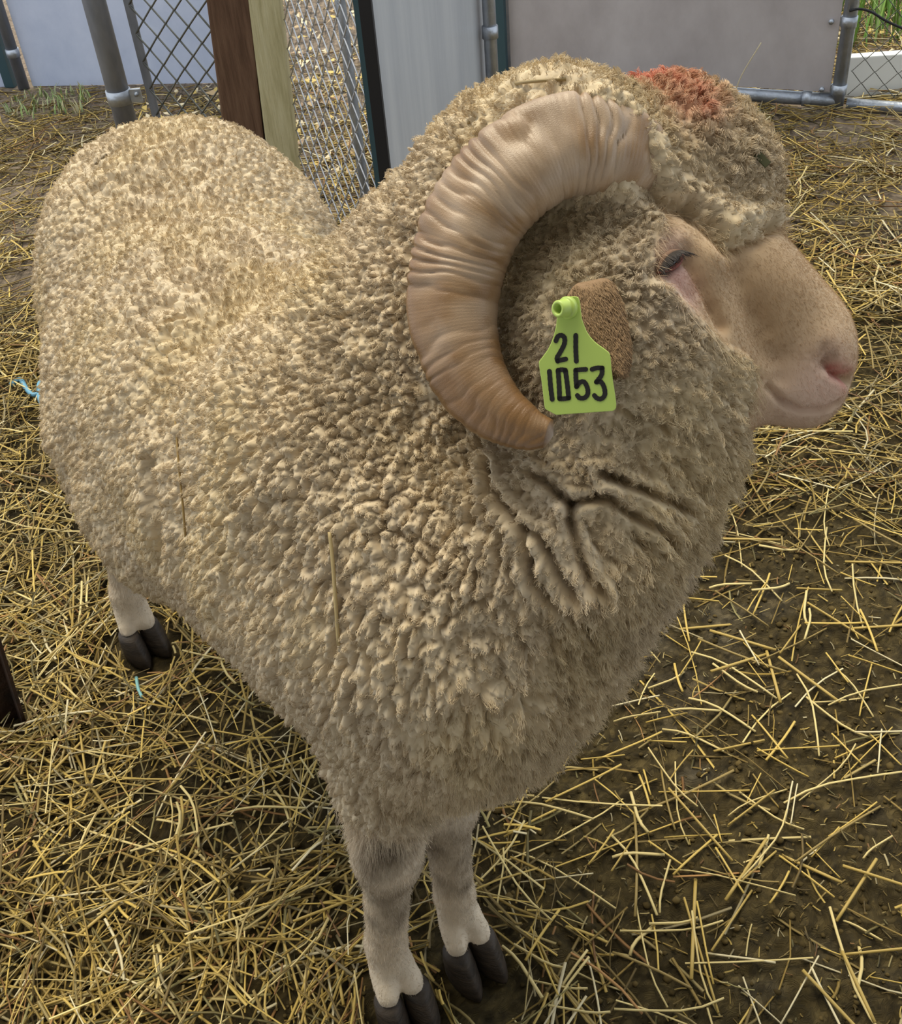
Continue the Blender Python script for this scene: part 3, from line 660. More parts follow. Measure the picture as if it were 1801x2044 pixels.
def stroke(pts, w=60):
    """a pen stroke on the tag: flat ribbon with round ends, a little proud"""
    P = np.array(catmull([np.array([a, b, 0]) for a, b in pts], max(14, 7*len(pts))))[:, :2]; T = np.gradient(P, axis=0); T /= np.linalg.norm(T, axis=1)[:, None]+1e-9
    N = np.stack([-T[:, 1], T[:, 0]], 1); wob = 1+0.06*np.sin(np.arange(len(P))*1.7)
    L_ = P+N*(w/2*wob)[:, None]; R_ = P-N*(w/2*wob)[:, None]
    cap = lambda p, t, n, s_: [p+(n*math.cos(a)+t*math.sin(a)*s_)*w/2 for a in np.linspace(0, math.pi, 7)[1:-1]]
    pol = [tuple(p) for p in L_]+[tuple(p) for p in cap(P[-1], T[-1], N[-1], 1)]+[tuple(p) for p in R_[::-1]]+[tuple(p) for p in cap(P[0], -T[0], -N[0], 1)]
    k = len(P); e = len(pol)
    V = [on_tag(u, v, 0.0012) for u, v in pol]+[on_tag(u, v, 0.0006) for u, v in pol]
    r0 = k+5
    F = [(i, i+1, r0+k-2-i, r0+k-1-i) for i in range(k-1)]+[tuple(range(k-1, k+6)), tuple([r0+k-1]+list(range(r0+k, e))+[0])]
    F += [(i, (i+1) % e, e+(i+1) % e, e+i) for i in range(e)]
    return V, F
GLYPHS = [[[(385, 895), (410, 840), (455, 825), (495, 860), (490, 940), (440, 1040), (400, 1110), (408, 1155)], [(408, 1150), (460, 1138), (510, 1128)]],
          [[(638, 825), (638, 1000), (645, 1155)]], [[(302, 1282), (318, 1480), (338, 1640)]],
          [[(412, 1270), (425, 1450), (432, 1630)], [(412, 1275), (455, 1262), (505, 1268)], [(505, 1268), (530, 1450), (548, 1625)], [(432, 1632), (490, 1632), (548, 1622)]],
          [[(765, 1258), (700, 1262), (637, 1268)], [(637, 1268), (640, 1380), (648, 1480)], [(648, 1480), (690, 1425), (745, 1420), (785, 1490), (790, 1570), (750, 1620), (690, 1622), (658, 1590)]],
          [[(845, 1258), (910, 1240), (975, 1240)], [(975, 1240), (965, 1330), (900, 1420)], [(900, 1420), (960, 1420), (1000, 1490), (1008, 1580), (965, 1632), (910, 1625), (875, 1590)]]]
for g in GLYPHS:
    V, F = [], []
    for st_ in g:
        v_, f_ = stroke(st_); F += [tuple(i+len(V) for i in f) for f in f_]; V += v_
    mesh_from('numeral', V, F, M_INK, TAG, smooth=False)
# ---------------------------------------------------------------- eye
e0, e1 = on_ram(1308, 546), on_ram(1368, 500); ec = on_ram(1338, 524); ex = norm(e1-e0); en = norm(EYE-ec); en = norm(en-ex*(en@ex)); ey = np.cross(en, ex); ey = ey if ey@CAM_U > 0 else -ey
def eye_parts(c, ex, ey, en):
    bmx = bmesh.new(); bmesh.ops.create_uvsphere(bmx, u_segments=24, v_segments=16, radius=1.0)
    EM = np.stack([ex, ey, en]); V = np.array([np.array(v.co)*[0.0135, 0.0075, 0.009]@EM+c-en*0.0080 for v in bmx.verts]); F = [[v.index for v in f.verts] for f in bmx.faces]; bmx.free()
    eye = mesh_from('eye', V, F, mat('eye_dark', (0.02, 0.012, 0.008), rough=0.12, spec=0.6), RAM_ROOT)
    s = np.linspace(-1, 1, 15)
    arc = lambda h, r: np.array([c+ex*(0.0145*t)+ey*(h*(1-t*t))+en*(0.0035*(1-t*t)-0.003) for t in s])
    V, F = tube(arc(0.0056, 0), 0.0024*(1-0.55*s**2), 10); mesh_from('upper_eyelid', V, F, mat('eyelid_skin', (0.26, 0.155, 0.10), rough=0.85), RAM_ROOT)
    V, F = tube(arc(-0.0048, 0), 0.0016*(1-0.6*s**2), 8); mesh_from('lower_eyelid', V, F, mat('eyelid_rim', (0.27, 0.085, 0.065), rough=0.7), RAM_ROOT)
    V, F = [], []
    for t in np.linspace(-0.97, 0.97, 80):
        b = c+ex*(0.0145*t)+ey*(0.0050*(1-t*t))+en*(0.0035*(1-t*t)+0.0002)
        d = -ey*0.9+en*0.55+ex*(0.25*t+random.uniform(-0.12, 0.12)); l = random.uniform(0.008, 0.012)
        v_, f_ = tube([b, b+d*l*0.5+en*0.0008, b+d*l], [0.00036, 0.00028, 0.00008], 4); F += [tuple(i+len(V) for i in f) for f in f_]; V += list(v_)
    tag(mesh_from('eyelashes', V, F, mat('lash', (0.05, 0.04, 0.035), rough=0.6), RAM_ROOT), kind='stuff')
eye_parts(ec+en*0.003, ex, ey, en)
mr = lambda p: p-2*((p-HO)@HEAD_M[1])*HEAD_M[1]
md = lambda d: d-2*(d@HEAD_M[1])*HEAD_M[1]
eye_parts(mr(ec+en*0.003), md(ex), md(ey), md(en))
# ---------------------------------------------------------------- hooves
M_HOOF = mat('hoof_horn', (0.06, 0.045, 0.032), rough=0.6); noise_color(M_HOOF, [(0.3, (0.014, 0.010, 0.007)), (0.7, (0.055, 0.038, 0.024))], 40, stretch=(1, 1, 4), bump=0.4, bump_scale=120, dist=0.003)
HOOF_F = norm(BODY_M[0]*[1, 1, 0])
for q, rot in ((RF, 0.0), (LF, 0.12), (RH, 0.25), (LH, 0.0)):
    fw = np.array([BODY_M[0][0]*math.cos(rot)-BODY_M[0][1]*math.sin(rot), BODY_M[0][0]*math.sin(rot)+BODY_M[0][1]*math.cos(rot), 0]); fw = norm(fw); lt = np.array([-fw[1], fw[0], 0])
    HV, HF = [], []
    for s_ in (-1, 1):
        rows = []
        for z, fa, fb, w in ((0.054, 0.012, -0.028, 0.0165), (0.045, 0.018, -0.032, 0.0185), (0.026, 0.032, -0.035, 0.0195), (0.006, 0.042, -0.036, 0.0195), (0.0, 0.041, -0.034, 0.0175)):
            for a in np.linspace(0, 2*np.pi, 18, endpoint=False):
                cf = (fa+fb)/2+(fa-fb)/2*math.cos(a); taper = 1-0.45*max(0, math.cos(a))**2
                rows.append(q+fw*0.006+lt*(s_*(0.0195+0.001*max(0, math.cos(a)))+w*taper*math.sin(a))+fw*cf+np.array([0, 0, z-0.002]))
        b0 = len(HV); HV += rows
        HF += [tuple(b0+x for x in (i*18+j, (i+1)*18+j, (i+1)*18+(j+1) % 18, i*18+(j+1) % 18)) for i in range(4) for j in range(18)]
        HF += [tuple(b0+j for j in range(18)), tuple(b0+4*18+j for j in range(17, -1, -1))]
    mesh_from('hoof', HV, HF, M_HOOF, RAM_ROOT)
# ---------------------------------------------------------------- pen fittings
def on_y(px, py, y): d = ray(px, py); return EYE+d*(y/d[1])
def on_plane(px, py, p0, n): d = ray(px, py); return EYE+d*(((np.asarray(p0)-EYE)@n)/(d@n))
def joined(name, parts, m, parent=None, smooth=True):
    V, F = [], []
    for v, f in parts: F += [tuple(i+len(V) for i in q) for q in f]; V += list(v)
    return mesh_from(name, V, F, m, parent, smooth)
def pipe(a, b, r, n=16): return tube([np.asarray(a, float), np.asarray(b, float)], r, n)
def thing(name, loc, label, category, group=None): return tag(empty(name, (loc[0], loc[1], 0)), label, category, group)
M_GALV = mat('galvanised_steel', rough=0.42, metal=0.75); noise_color(M_GALV, [(0.3, (0.34, 0.37, 0.42)), (0.7, (0.50, 0.53, 0.58))], 30, bump=0.1)
bsdf(M_GALV).inputs['Metallic'].default_value = 0.75
M_OLDPIPE = mat('weathered_pipe', rough=0.55, metal=0.5); noise_color(M_OLDPIPE, [(0.3, (0.15, 0.16, 0.19)), (0.65, (0.27, 0.285, 0.32))], 18, stretch=(1, 1, 0.3))
M_WIRE = mat('fence_wire', rough=0.45, metal=0.6); noise_color(M_WIRE, [(0.3, (0.085, 0.085, 0.075)), (0.7, (0.16, 0.16, 0.14))], 12)
M_WIREB = mat('bright_fence_wire', rough=0.4, metal=0.6); noise_color(M_WIREB, [(0.3, (0.42, 0.43, 0.46)), (0.7, (0.62, 0.63, 0.66))], 12)
def wood(name, c0, c1, c2):
    m = mat(name, rough=0.8, spec=0.2); noise_color(m, [(0.25, c0), (0.5, c1), (0.78, c2)], 9, stretch=(9, 9, 0.9), detail=8, bump=0.5, bump_scale=24, dist=0.004); return m
M_BROWN = wood('brown_timber', (0.075, 0.040, 0.023), (0.15, 0.085, 0.052), (0.21, 0.13, 0.08))
M_PALE = wood('pale_timber', (0.40, 0.35, 0.18), (0.56, 0.50, 0.29), (0.66, 0.60, 0.38))
def sheet_mat(name, c0, c1, rough=0.5, streak=(6, 6, 0.5)):
    m = mat(name, rough=rough, spec=0.4); noise_color(m, [(0.3, c0), (0.7, c1)], 5, stretch=streak, detail=7, bump=0.05, bump_scale=40); return m
M_BLUESH = sheet_mat('blue_white_sheet', (0.48, 0.54, 0.70), (0.62, 0.67, 0.82), 0.45, (1.2, 1.2, 1.0))
M_GREYSH = sheet_mat('grey_sheet', (0.38, 0.395, 0.42), (0.50, 0.51, 0.52), 0.34, (3.5, 3.5, 0.25))
M_MAUVE = sheet_mat('mauve_grey_board', (0.40, 0.36, 0.36), (0.52, 0.48, 0.48), 0.6, (1.5, 1.5, 1.0))
M_TEAL = mat('dark_teal_edge', (0.035, 0.075, 0.09), rough=0.5); M_BLACK = mat('black_edge', (0.012, 0.012, 0.014), rough=0.6)
# --- chain link
def chain_link(root, A, B, z0, z1, W, m, r=0.0019, Hd=None, leanA=np.zeros(3), leanB=np.zeros(3)):      # leans: sideways shift per metre of height of the posts at either end
    A, B = np.asarray(A, float), np.asarray(B, float); u = norm(B-A); L_ = np.linalg.norm(B-A); nrm = np.array([-u[1], u[0], 0]); Hd = Hd or W*1.05
    n = int(L_/(W/2)); ks = int((z1-z0)/(Hd/2))
    for k in range(n):
        P = []
        for s_ in range(ks+1):
            up = (s_+k) % 2; uu = (k+up)*W/2; z = z0+s_*Hd/2; o = nrm*(0.0022 if up else -0.0022)
            P += [A+u*(uu+(-1 if up else 1)*0.10*W/2)+o*0.4+[0, 0, z-Hd*0.035], A+u*(uu+(1 if up else -1)*0.012*W)+o+[0, 0, z], A+u*(uu+(-1 if up else 1)*0.10*W/2)+o*0.4+[0, 0, z+Hd*0.035]]
        P = np.array(P); f_ = np.clip(((P-A)@u)/L_, 0, 1); P = P+P[:, 2:3]*(np.outer(1-f_, leanA)+np.outer(f_, leanB))
        V, F = tube(P, r, 5); mesh_from('wire', V, F, m, root)
# --- two timbers side by side (slightly out of plumb)
def timber(name, row0, row1, y, w, dpt, m, label, rot):
    a, b = on_y(*row0, y), on_y(*row1, y); d = (a-b)/(a[2]-b[2]); bot = b-d*(b[2]+0.02); top = bot+d*1.55
    ux = np.array([math.cos(rot), math.sin(rot), 0]); uy = np.array([-ux[1], ux[0], 0])
    V = [p+ux*sx*w/2+uy*sy*dpt/2 for p in (bot, top) for sx, sy in ((-1, -1), (1, -1), (1, 1), (-1, 1))]
    F = [(3, 2, 1, 0), (4, 5, 6, 7), (0, 1, 5, 4), (1, 2, 6, 5), (2, 3, 7, 6), (3, 0, 4, 7)]
    bot0 = np.array([bot[0], bot[1], 0]); o = mesh_from(name, np.array(V), F, m, None, False); bevel(o, 0.004, 2); tag(o, label, 'post'); return bot0, d, ux
BR, BRD, BRX = timber('timber_post', (459, 0), (487, 240), 2.90, 0.102, 0.09, M_BROWN, 'dark brown square timber post beside the pale timber', 0.0)
PL, PLD, PLX = timber('timber_post', (530, 0), (565, 300), 2.90, 0.0765, 0.09, M_PALE, 'pale greenish timber post fixed against the dark brown timber', 0.0)
# --- weathered gate post and left mesh
pp = (on_y(190, 0, 3.06)+on_y(247, 235, 3.06))/2; pp[2] = 0
t = thing('gate_post', pp, 'dark weathered round steel gate post with a band clamp', 'post')
V, F = pipe(pp, pp+[0, 0, 1.5], 0.030, 24); mesh_from('post', V, F, M_OLDPIPE, t)
bc = on_y(238, 192, 3.06)[2]
V, F = tube([pp+[0, 0, bc-0.018], pp+[0, 0, bc+0.018]], 0.0335, 24); mesh_from('band_clamp', V, F, M_GALV, t)
V, F = box(pp+[0.045, -0.005, bc], (0.016, 0.006, 0.017)); mesh_from('clamp_lug', V, F, M_GALV, t, False)
V, F = tube([pp+[0.05, -0.02, bc+0.005], pp+[0.05, 0.018, bc+0.005]], 0.006, 6); mesh_from('clamp_bolt', V, F, M_GALV, t)
tb = pp+[0.085, 0.0, 0]
t = thing('chain_link_gate', tb, 'dark chain-link mesh with tension bar between steel post and brown timber', 'fence')
V, F = box(tb+[0, 0, 0.72], (0.011, 0.004, 0.66)); mesh_from('tension_bar', V, F, M_OLDPIPE, t, False)
GE = BR-BRX*0.051; chain_link(t, tb, GE, 0.06, 1.38, np.linalg.norm(GE-tb)/(round(np.linalg.norm(GE-tb)/0.033)+0.02)*2, M_WIRE, 0.0025, leanB=BRD*[1, 1, 0])
# --- oblique mesh with its steel frame
A_ = PL+PLX*0.0435; B_ = on_y(742, 200, 2.36); B_[2] = 0
t = thing('chain_link_fence', A_, 'bright galvanised chain-link panel running from pale timber to grey sheet', 'fence')
u_ = norm(B_-A_); nb = np.array([-u_[1], u_[0], 0]); nb = nb if nb[1] > 0 else -nb
chain_link(t, A_, B_-u_*0.03, 0.05, 1.36, 0.066, M_WIREB, leanA=PLD*[1, 1, 0])
q = B_-u_*0.055+nb*0.030
for a, r in ((q, 0.019), (q-u_*0.16+nb*0.012, 0.012)):
    V, F = pipe(a, a+[0, 0, 1.42], r); mesh_from('upright', V, F, M_GALV, t)
q_up = q.copy()
V, F = pipe(A_+(PLD-[0, 0, 1])*1.40*[1, 1, 0]+PLX*0.018+[0, 0, 1.40], q+[0, 0, 1.40], 0.017); mesh_from('top_rail', V, F, M_GALV, t)
V, F = tube([q+[0, 0, 0.46], q+[0, 0, 0.50]], 0.023, 16); mesh_from('band_clamp', V, F, M_GALV, t)
# --- grey sheet with dark edge
def slab(name, a, b, z0, z1, th, m, parent, kind=None):
    a, b = np.asarray(a, float), np.asarray(b, float); u = norm(b-a); nn = np.array([-u[1], u[0], 0]); c = (a+b)/2
    V, F = box([c[0], c[1], (z0+z1)/2], (np.linalg.norm(b-a)/2, th/2, (z1-z0)/2), np.stack([u, nn, [0, 0, 1]])); return mesh_from(name, V, F, m, parent, False)
G0 = on_y(752, 200, 2.36); G0[2] = 0; G1 = on_y(984, 100, 3.05); G1[2] = 0
t = thing('metal_sheet_panel', G0, 'grey streaked metal sheet panel with a black and teal edge', 'panel')
slab('sheet', G0, G1, 0.01, 1.45, 0.006, M_GREYSH, t)
uG = norm(G1-G0); nG = np.array([uG[1], -uG[0], 0])
slab('black_edge', G0-[0.013, 0, 0], G0+[0.013, -0.002, 0], 0.0, 1.46, 0.03, M_BLACK, t)
slab('teal_edge', G0-[0.024, 0, 0], G0-[0.013, 0, 0], 0.0, 1.46, 0.03, M_TEAL, t)
pg = G1-uG*0.10+nG*0.03
V, F = pipe(pg, pg+[0, 0, 1.45], 0.017); mesh_from('upright', V, F, M_GALV, t)
V, F = tube([pg+[0, 0, 0.50], pg+[0, 0, 0.53]], 0.021, 16); mesh_from('band_clamp', V, F, M_GALV, t)
# --- mauve-grey board panel in a pipe frame
R0 = np.array([1.384, 3.512, 0]); uR = norm(np.array([1.384-1.10, 3.512-3.648, 0])); nR = np.array([uR[1], -uR[0], 0])
L0 = on_plane(1010, 100, R0, nR); L0[2] = 0
t = thing('board_panel', R0, 'mauve-grey board panel bolted in a galvanised pipe frame', 'panel')
pr_ = on_plane(1690, 80, R0, nR); pr_[2] = 0
V, F = pipe(pr_, pr_+[0, 0, 1.45], 0.0215, 20); mesh_from('upright', V, F, M_GALV, t)
V, F = pipe(L0+[0, 0, 0.028], pr_+[0, 0, 0.028], 0.021, 20); mesh_from('bottom_rail', V, F, M_GALV, t)
V, F = pipe(L0+[0, 0, 1.43], pr_+[0, 0, 1.43], 0.021, 20); mesh_from('top_rail', V, F, M_GALV, t)
V, F = pipe(L0, L0+[0, 0, 1.45], 0.02, 20); mesh_from('upright', V, F, M_GALV, t)
slab('board', L0+uR*0.01, pr_-uR*0.027, 0.055, 1.41, 0.012, M_MAUVE, t)
slab('teal_edge', L0-uR*0.030+nR*0.02, L0+uR*0.012+nR*0.02, 0.0, 1.45, 0.035, M_TEAL, t)
for row in (42, 178):
    z_ = on_plane(1690-0.1*row, row, R0, nR)[2]
    V, F = tube([pr_+[0, 0, z_-0.016], pr_+[0, 0, z_+0.016]], 0.0245, 20); mesh_from('band_clamp', V, F, M_GALV, t)
    V, F = box(pr_-uR*0.04+[0, 0, z_], (0.018, 0.004, 0.014), np.stack([uR, nR, [0, 0, 1]])); mesh_from('clamp_lug', V, F, M_GALV, t, False)
    V, F = tube([pr_-uR*0.052+nR*-0.012+[0, 0, z_], pr_-uR*0.052+nR*0.018+[0, 0, z_]], 0.008, 6); mesh_from('clamp_bolt', V, F, M_GALV, t)
rb = on_plane(1610, 205, R0, nR); rb[2] = 0.028
V, F = tube([rb-uR*0.014, rb+uR*0.014], 0.0245, 20); mesh_from('band_clamp', V, F, M_GALV, t)
# --- mesh, plank and cable beyond the board panel
t = thing('chain_link_fence', pr_+uR*0.05, 'thin chain-link mesh beyond the board panel in front of green grass', 'fence')
chain_link(t, pr_+uR*0.03, pr_+uR*0.75, 0.05, 1.40, 0.07, M_WIRE, 0.0014)
V, F = pipe(pr_+uR*0.03+[0, 0, 0.02], pr_+uR*0.8+[0, 0, 0.012], 0.017); mesh_from('bottom_rail', V, F, M_GALV, t)
V, F = pipe(pr_+uR*0.8, pr_+uR*0.8+[0, 0, 1.42], 0.02); mesh_from('upright', V, F, M_GALV, t)
pk = ground(1700, 193); pk2 = pk+norm(ground(1801, 186)-pk)*1.3
o = slab('white_plank', pk-norm(pk2-pk)*0.06, pk2, 0.0, 0.135, 0.04, mat('white_paint', (0.78, 0.79, 0.76), rough=0.5), None); bevel(o, 0.004); tag(o, 'white painted plank lying on edge behind the chain-link mesh', 'plank')
cb = [on_plane(a, b, R0+nR*0.025, nR) for a, b in ((1696, 22), (1716, 18), (1740, 24), (1770, 42), (1810, 60))]
V, F = tube(catmull(cb, 24), 0.004, 8); tag(mesh_from('cable', V, F, M_BLACK), 'thin black cable strung along the mesh beside the board panel', 'cable')
# --- blue-white sheet behind the gate
S0, S1 = np.array([-1.544, 4.546, 0]), np.array([-0.745, 4.363, 0]); uS = norm(S1-S0); nS = np.array([uS[1], -uS[0], 0])
t = thing('blue_sheet_panel', S0, 'bluish white sheet panel standing behind the dark chain-link gate', 'panel')
e0, e1 = on_plane(44, 100, S0, nS), on_plane(520, 100, S0, nS); e0[2] = e1[2] = 0
slab('sheet', e0, e1, 0.0, 1.6, 0.008, M_BLUESH, t)
V, F = pipe(e0-uS*0.03+nS*0.02, e0-uS*0.03+nS*0.02+[0, 0, 1.6], 0.022); mesh_from('upright', V, F, M_OLDPIPE, t)
slab('teal_edge', e0-uS*0.115, e0-uS*0.075, 0.0, 1.6, 0.03, M_TEAL, t)
V, F = tube([e0-uS*0.03+nS*0.02+[0, 0, 0.12], e0-uS*0.03+nS*0.02+[0, 0, 0.15]], 0.026, 16); mesh_from('band_clamp', V, F, M_GALV, t)
slab('sheet', e0-uS*0.9, e0-uS*0.12, 0.0, 1.6, 0.008, M_BLUESH, t)
# --- dark stake by the ram's flank
M_RUST = mat('dark_rusty_steel', rough=0.75, metal=0.2); noise_color(M_RUST, [(0.3, (0.018, 0.012, 0.009)), (0.62, (0.060, 0.030, 0.018)), (0.8, (0.14, 0.12, 0.11))], 22, bump=0.4)
sb = ground(22, 1430); ax = norm(np.cross(ray(22, 1430), [0, 0, 1])); dp = norm(np.array([ray(22, 1430)[0], ray(22, 1430)[1], 0]))
st = thing('steel_stake', sb, 'dark rusty angle-steel stake standing in straw beside the ram', 'stake')
LEAN = lambda V: V+np.outer(V[:, 2], ax*0.11)
sb = sb+ax*0.006
V, F = box(sb+[0, 0, 0.30]-ax*0.012, (0.019, 0.003, 0.36), np.stack([ax, dp, [0, 0, 1]])); V = LEAN(V); bevel(mesh_from('flange', V, F, M_RUST, st, False), 0.001)
V, F = box(sb+[0, 0, 0.30]+ax*0.007-dp*0.018, (0.003, 0.020, 0.36), np.stack([ax, dp, [0, 0, 1]])); V = LEAN(V); bevel(mesh_from('flange', V, F, M_RUST, st, False), 0.001)
# ---------------------------------------------------------------- straw
# what stands on the floor, as footprints (from, to, half width): straw lies round them, never through
FOOT = [(q-HOOF_F*0.032, q+HOOF_F*0.046, 0.041) for q in (RF, LF, RH, LH)]+[(pp, pp, 0.034), (tb, tb, 0.013), (BR, PL, 0.070), (G0-[0.03, 0, 0], G1, 0.034), (pg, pg, 0.027), (q_up, q_up, 0.027), (q_up-u_*0.16+nb*0.012, q_up-u_*0.16+nb*0.012, 0.020), (L0-uR*0.032+nR*0.02, L0+uR*0.014+nR*0.02, 0.025),
        (L0, pr_+uR*0.85, 0.026), (pk-norm(pk2-pk)*0.06, pk2, 0.026), (e0-uS*0.9, e1, 0.048), (sb-ax*0.033, sb+ax*0.012, 0.010), (sb+ax*0.007, sb+ax*0.007-dp*0.040, 0.010)]
def blocked(P, Q):
    """which of the floor segments P-Q (x, y) run into a footprint"""
    P, Q = np.asarray(P, float)[:, :2], np.asarray(Q, float)[:, :2]; hit = np.zeros(len(P), bool)
    for a, b, r in FOOT:
        a, b = np.asarray(a, float)[:2], np.asarray(b, float)[:2]
        for t in np.linspace(0, 1, 13):
            X = P+(Q-P)*t; e = b-a; w = np.clip(((X-a)@e)/max(e@e, 1e-9), 0, 1)[:, None]; hit |= np.linalg.norm(X-a-w*e, axis=1) < r
    return hit
M_STRAW = mat('straw', rough=0.5, spec=0.35); attr_color(M_STRAW)
SC = np.array([(0.58, 0.41, 0.105), (0.64, 0.51, 0.22), (0.44, 0.31, 0.085), (0.28, 0.20, 0.065), (0.66, 0.57, 0.35), (0.36, 0.19, 0.065), (0.24, 0.20, 0.075)])
SW = np.array([0.24, 0.16, 0.20, 0.17, 0.08, 0.06, 0.09])
def stalks(C, yaw, L, w, pitch, bend, colr):
    n = len(C); k = 4; t = np.linspace(-0.5, 0.5, k)
    d = np.stack([np.cos(yaw)*np.cos(pitch), np.sin(yaw)*np.cos(pitch), np.sin(pitch)], 1); s = np.stack([-np.sin(yaw), np.cos(yaw), 0*yaw], 1)
    axis = C[:, None]+d[:, None]*(L[:, None]*t)[..., None]+s[:, None]*(bend[:, None]*L[:, None]*(0.25-t**2)*2)[..., None]
    up = np.array([0, 0, 1.0]); V = np.empty((n, k, 3, 3))
    for a in range(3):
        ang = a*2*np.pi/3+0.5; V[:, :, a] = axis+(s*math.cos(ang))[:, None]*w[:, None, None]/2+up*(math.sin(ang)*0.7)*w[:, None, None]/2
    F = np.array([(i*3+a, i*3+(a+1) % 3, (i+1)*3+(a+1) % 3, (i+1)*3+a) for i in range(k-1) for a in range(3)])
    FA = (F[None]+(np.arange(n)*k*3)[:, None, None]).reshape(-1, 4)
    return V.reshape(-1, 3), FA, np.repeat(colr, k*3, axis=0)
def pick(n):
    c = SC[RNG.choice(len(SC), n, p=SW)]*(0.72+0.5*RNG.random((n, 1)))
    return np.where(RNG.random((n, 1)) < 0.50, c*[0.52, 0.49, 0.42], c)          # every other one is soiled
N0 = 130000
xy = np.stack([RNG.uniform(-2.2, 2.3, N0), 0.25+4.35*RNG.random(N0)**1.35], 1)
vis = np.abs(xy[:, 0]) < 0.70+0.50*xy[:, 1]
dn = straw_density(xy[:, 0], xy[:, 1]); clumpy = fbm(np.stack([xy[:, 0], xy[:, 1], 0*xy[:, 0]], 1), 6, 3, 171)
keep = vis & (RNG.random(N0) < dn*np.clip(0.25+1.6*(clumpy-0.25), 0.08, 1)); xy = xy[keep][:N_STRAW]; n = len(xy)
dn = straw_density(xy[:, 0], xy[:, 1])
L = np.clip(RNG.lognormal(math.log(0.088), 0.62, n), 0.015, 0.32); w = RNG.uniform(0.0018, 0.0050, n)*(1+0.25*(xy[:, 1] > 2.2))
z = floor_z(xy)+0.004+RNG.random(n)**1.5*0.034*dn
yaw_ = RNG.random(n)*np.pi*2; bend_ = RNG.normal(size=n)*0.10
def runs_into(i):
    hv = np.stack([np.cos(yaw_[i]), np.sin(yaw_[i])], 1)*(L[i]/2)[:, None]; sv = np.stack([-np.sin(yaw_[i]), np.cos(yaw_[i])], 1)*(L[i]*bend_[i]*0.5)[:, None]
    return blocked(xy[i]-hv, xy[i]+sv) | blocked(xy[i]+sv, xy[i]+hv)
bad = np.arange(n); bad = bad[runs_into(bad)]
for _ in range(14):                                 # turn and shorten what would run into a hoof, post or panel
    yaw_[bad] = RNG.random(len(bad))*np.pi*2; L[bad] = np.maximum(0.90*L[bad], 0.02); bad = bad[runs_into(bad)]
ok = np.ones(n, bool); ok[bad] = False; xy, z, L, w, dn, yaw_, bend_ = (a[ok] for a in (xy, z, L, w, dn, yaw_, bend_)); n = len(xy)
C = np.column_stack([xy, z]); V, F, c_ = stalks(C, yaw_, L, w, RNG.normal(size=n)*0.10*(0.4+dn), bend_, pick(n))
tag(mesh_from('straw_litter', V, F, M_STRAW, colors=c_), 'loose golden straw and chaff strewn over the muddy pen floor', 'straw', kind='stuff')
# crumbs of chaff and clods on the mud
n = 9000; xy = np.stack([RNG.uniform(-1.2, 1.3, n), 0.45+1.9*RNG.random(n)], 1); xy = xy[~blocked(xy, xy)]; n = len(xy); C = np.column_stack([xy, floor_z(xy)+0.003])
V, F, c_ = stalks(C, RNG.random(n)*6.28, RNG.uniform(0.004, 0.022, n), RNG.uniform(0.0012, 0.003, n), RNG.normal(size=n)*0.2, RNG.normal(size=n)*0.1, pick(n)*0.62)
tag(mesh_from('chaff', V, F, M_STRAW, colors=c_), 'fine broken chaff scattered on the dark mud', 'chaff', kind='stuff')
# crumbs of earth
M_EARTH = mat('earth', rough=0.95, spec=0.1); attr_color(M_EARTH)
bmx = bmesh.new(); bmesh.ops.create_icosphere(bmx, subdivisions=1, radius=1.0); ico = np.array([v.co for v in bmx.verts]); icf = np.array([[v.index for v in f.verts] for f in bmx.faces]); bmx.free()
n = 9000; xy = np.stack([RNG.uniform(-0.6, 1.35, n), 0.45+2.2*RNG.random(n)**1.2], 1); xy = xy[(RNG.random(n) < 1.05-0.7*straw_density(xy[:, 0], xy[:, 1])) & ~blocked(xy, xy)]; n = len(xy)
sz = np.clip(RNG.lognormal(math.log(0.0030), 0.45, n), 0.0012, 0.008); V = np.column_stack([xy, floor_z(xy)+0.2*sz])[:, None]+ico[None]*(0.7+0.6*RNG.random((n, 12, 1)))*sz[:, None, None]*np.array([1, 1, 0.5])
tag(mesh_from('earth_crumbs', V.reshape(-1, 3), (icf[None]+(np.arange(n)*12)[:, None, None]).reshape(-1, 3), M_EARTH, smooth=False, colors=np.repeat(np.array([0.080, 0.057, 0.022])*(0.5+1.1*RNG.random((n, 1))), 12, axis=0)), 'dark crumbs of trodden earth scattered over the mud', 'earth', kind='stuff')
# the large stalks, one by one
protos = []
for k in range(10):
    Lk = 0.06+0.0105*k; P = np.array([[t*Lk, 0.035*Lk*math.sin(2.2*t+k)*((k % 3)-1), 0.0] for t in np.linspace(-0.5, 0.5, 6)]); P[4:, 1] += (0.10*Lk*(k % 4 == 1))*np.array([0.3, 1.0])
    V, F = tube(P, [0.0012+0.00011*((k*7) % 10)]*6, 6); col = SC[[0, 1, 0, 4, 2, 1, 0, 2, 3, 1][k]]*1.0
    o = mesh_from('straw_stalk', V, F, M_STRAW, colors=np.tile(col, (len(V), 1))); node = o.data; protos.append((o, Lk))
def visible(p):
    d = Vector(p)-Vector(EYE); h = BVH.ray_cast(Vector(EYE), d.normalized()); return h[0] is None or h[3] > d.length-0.02
KINDS = ['short golden straw stalk', 'pale straw stalk', 'long golden straw stalk', 'dull brown straw stalk']
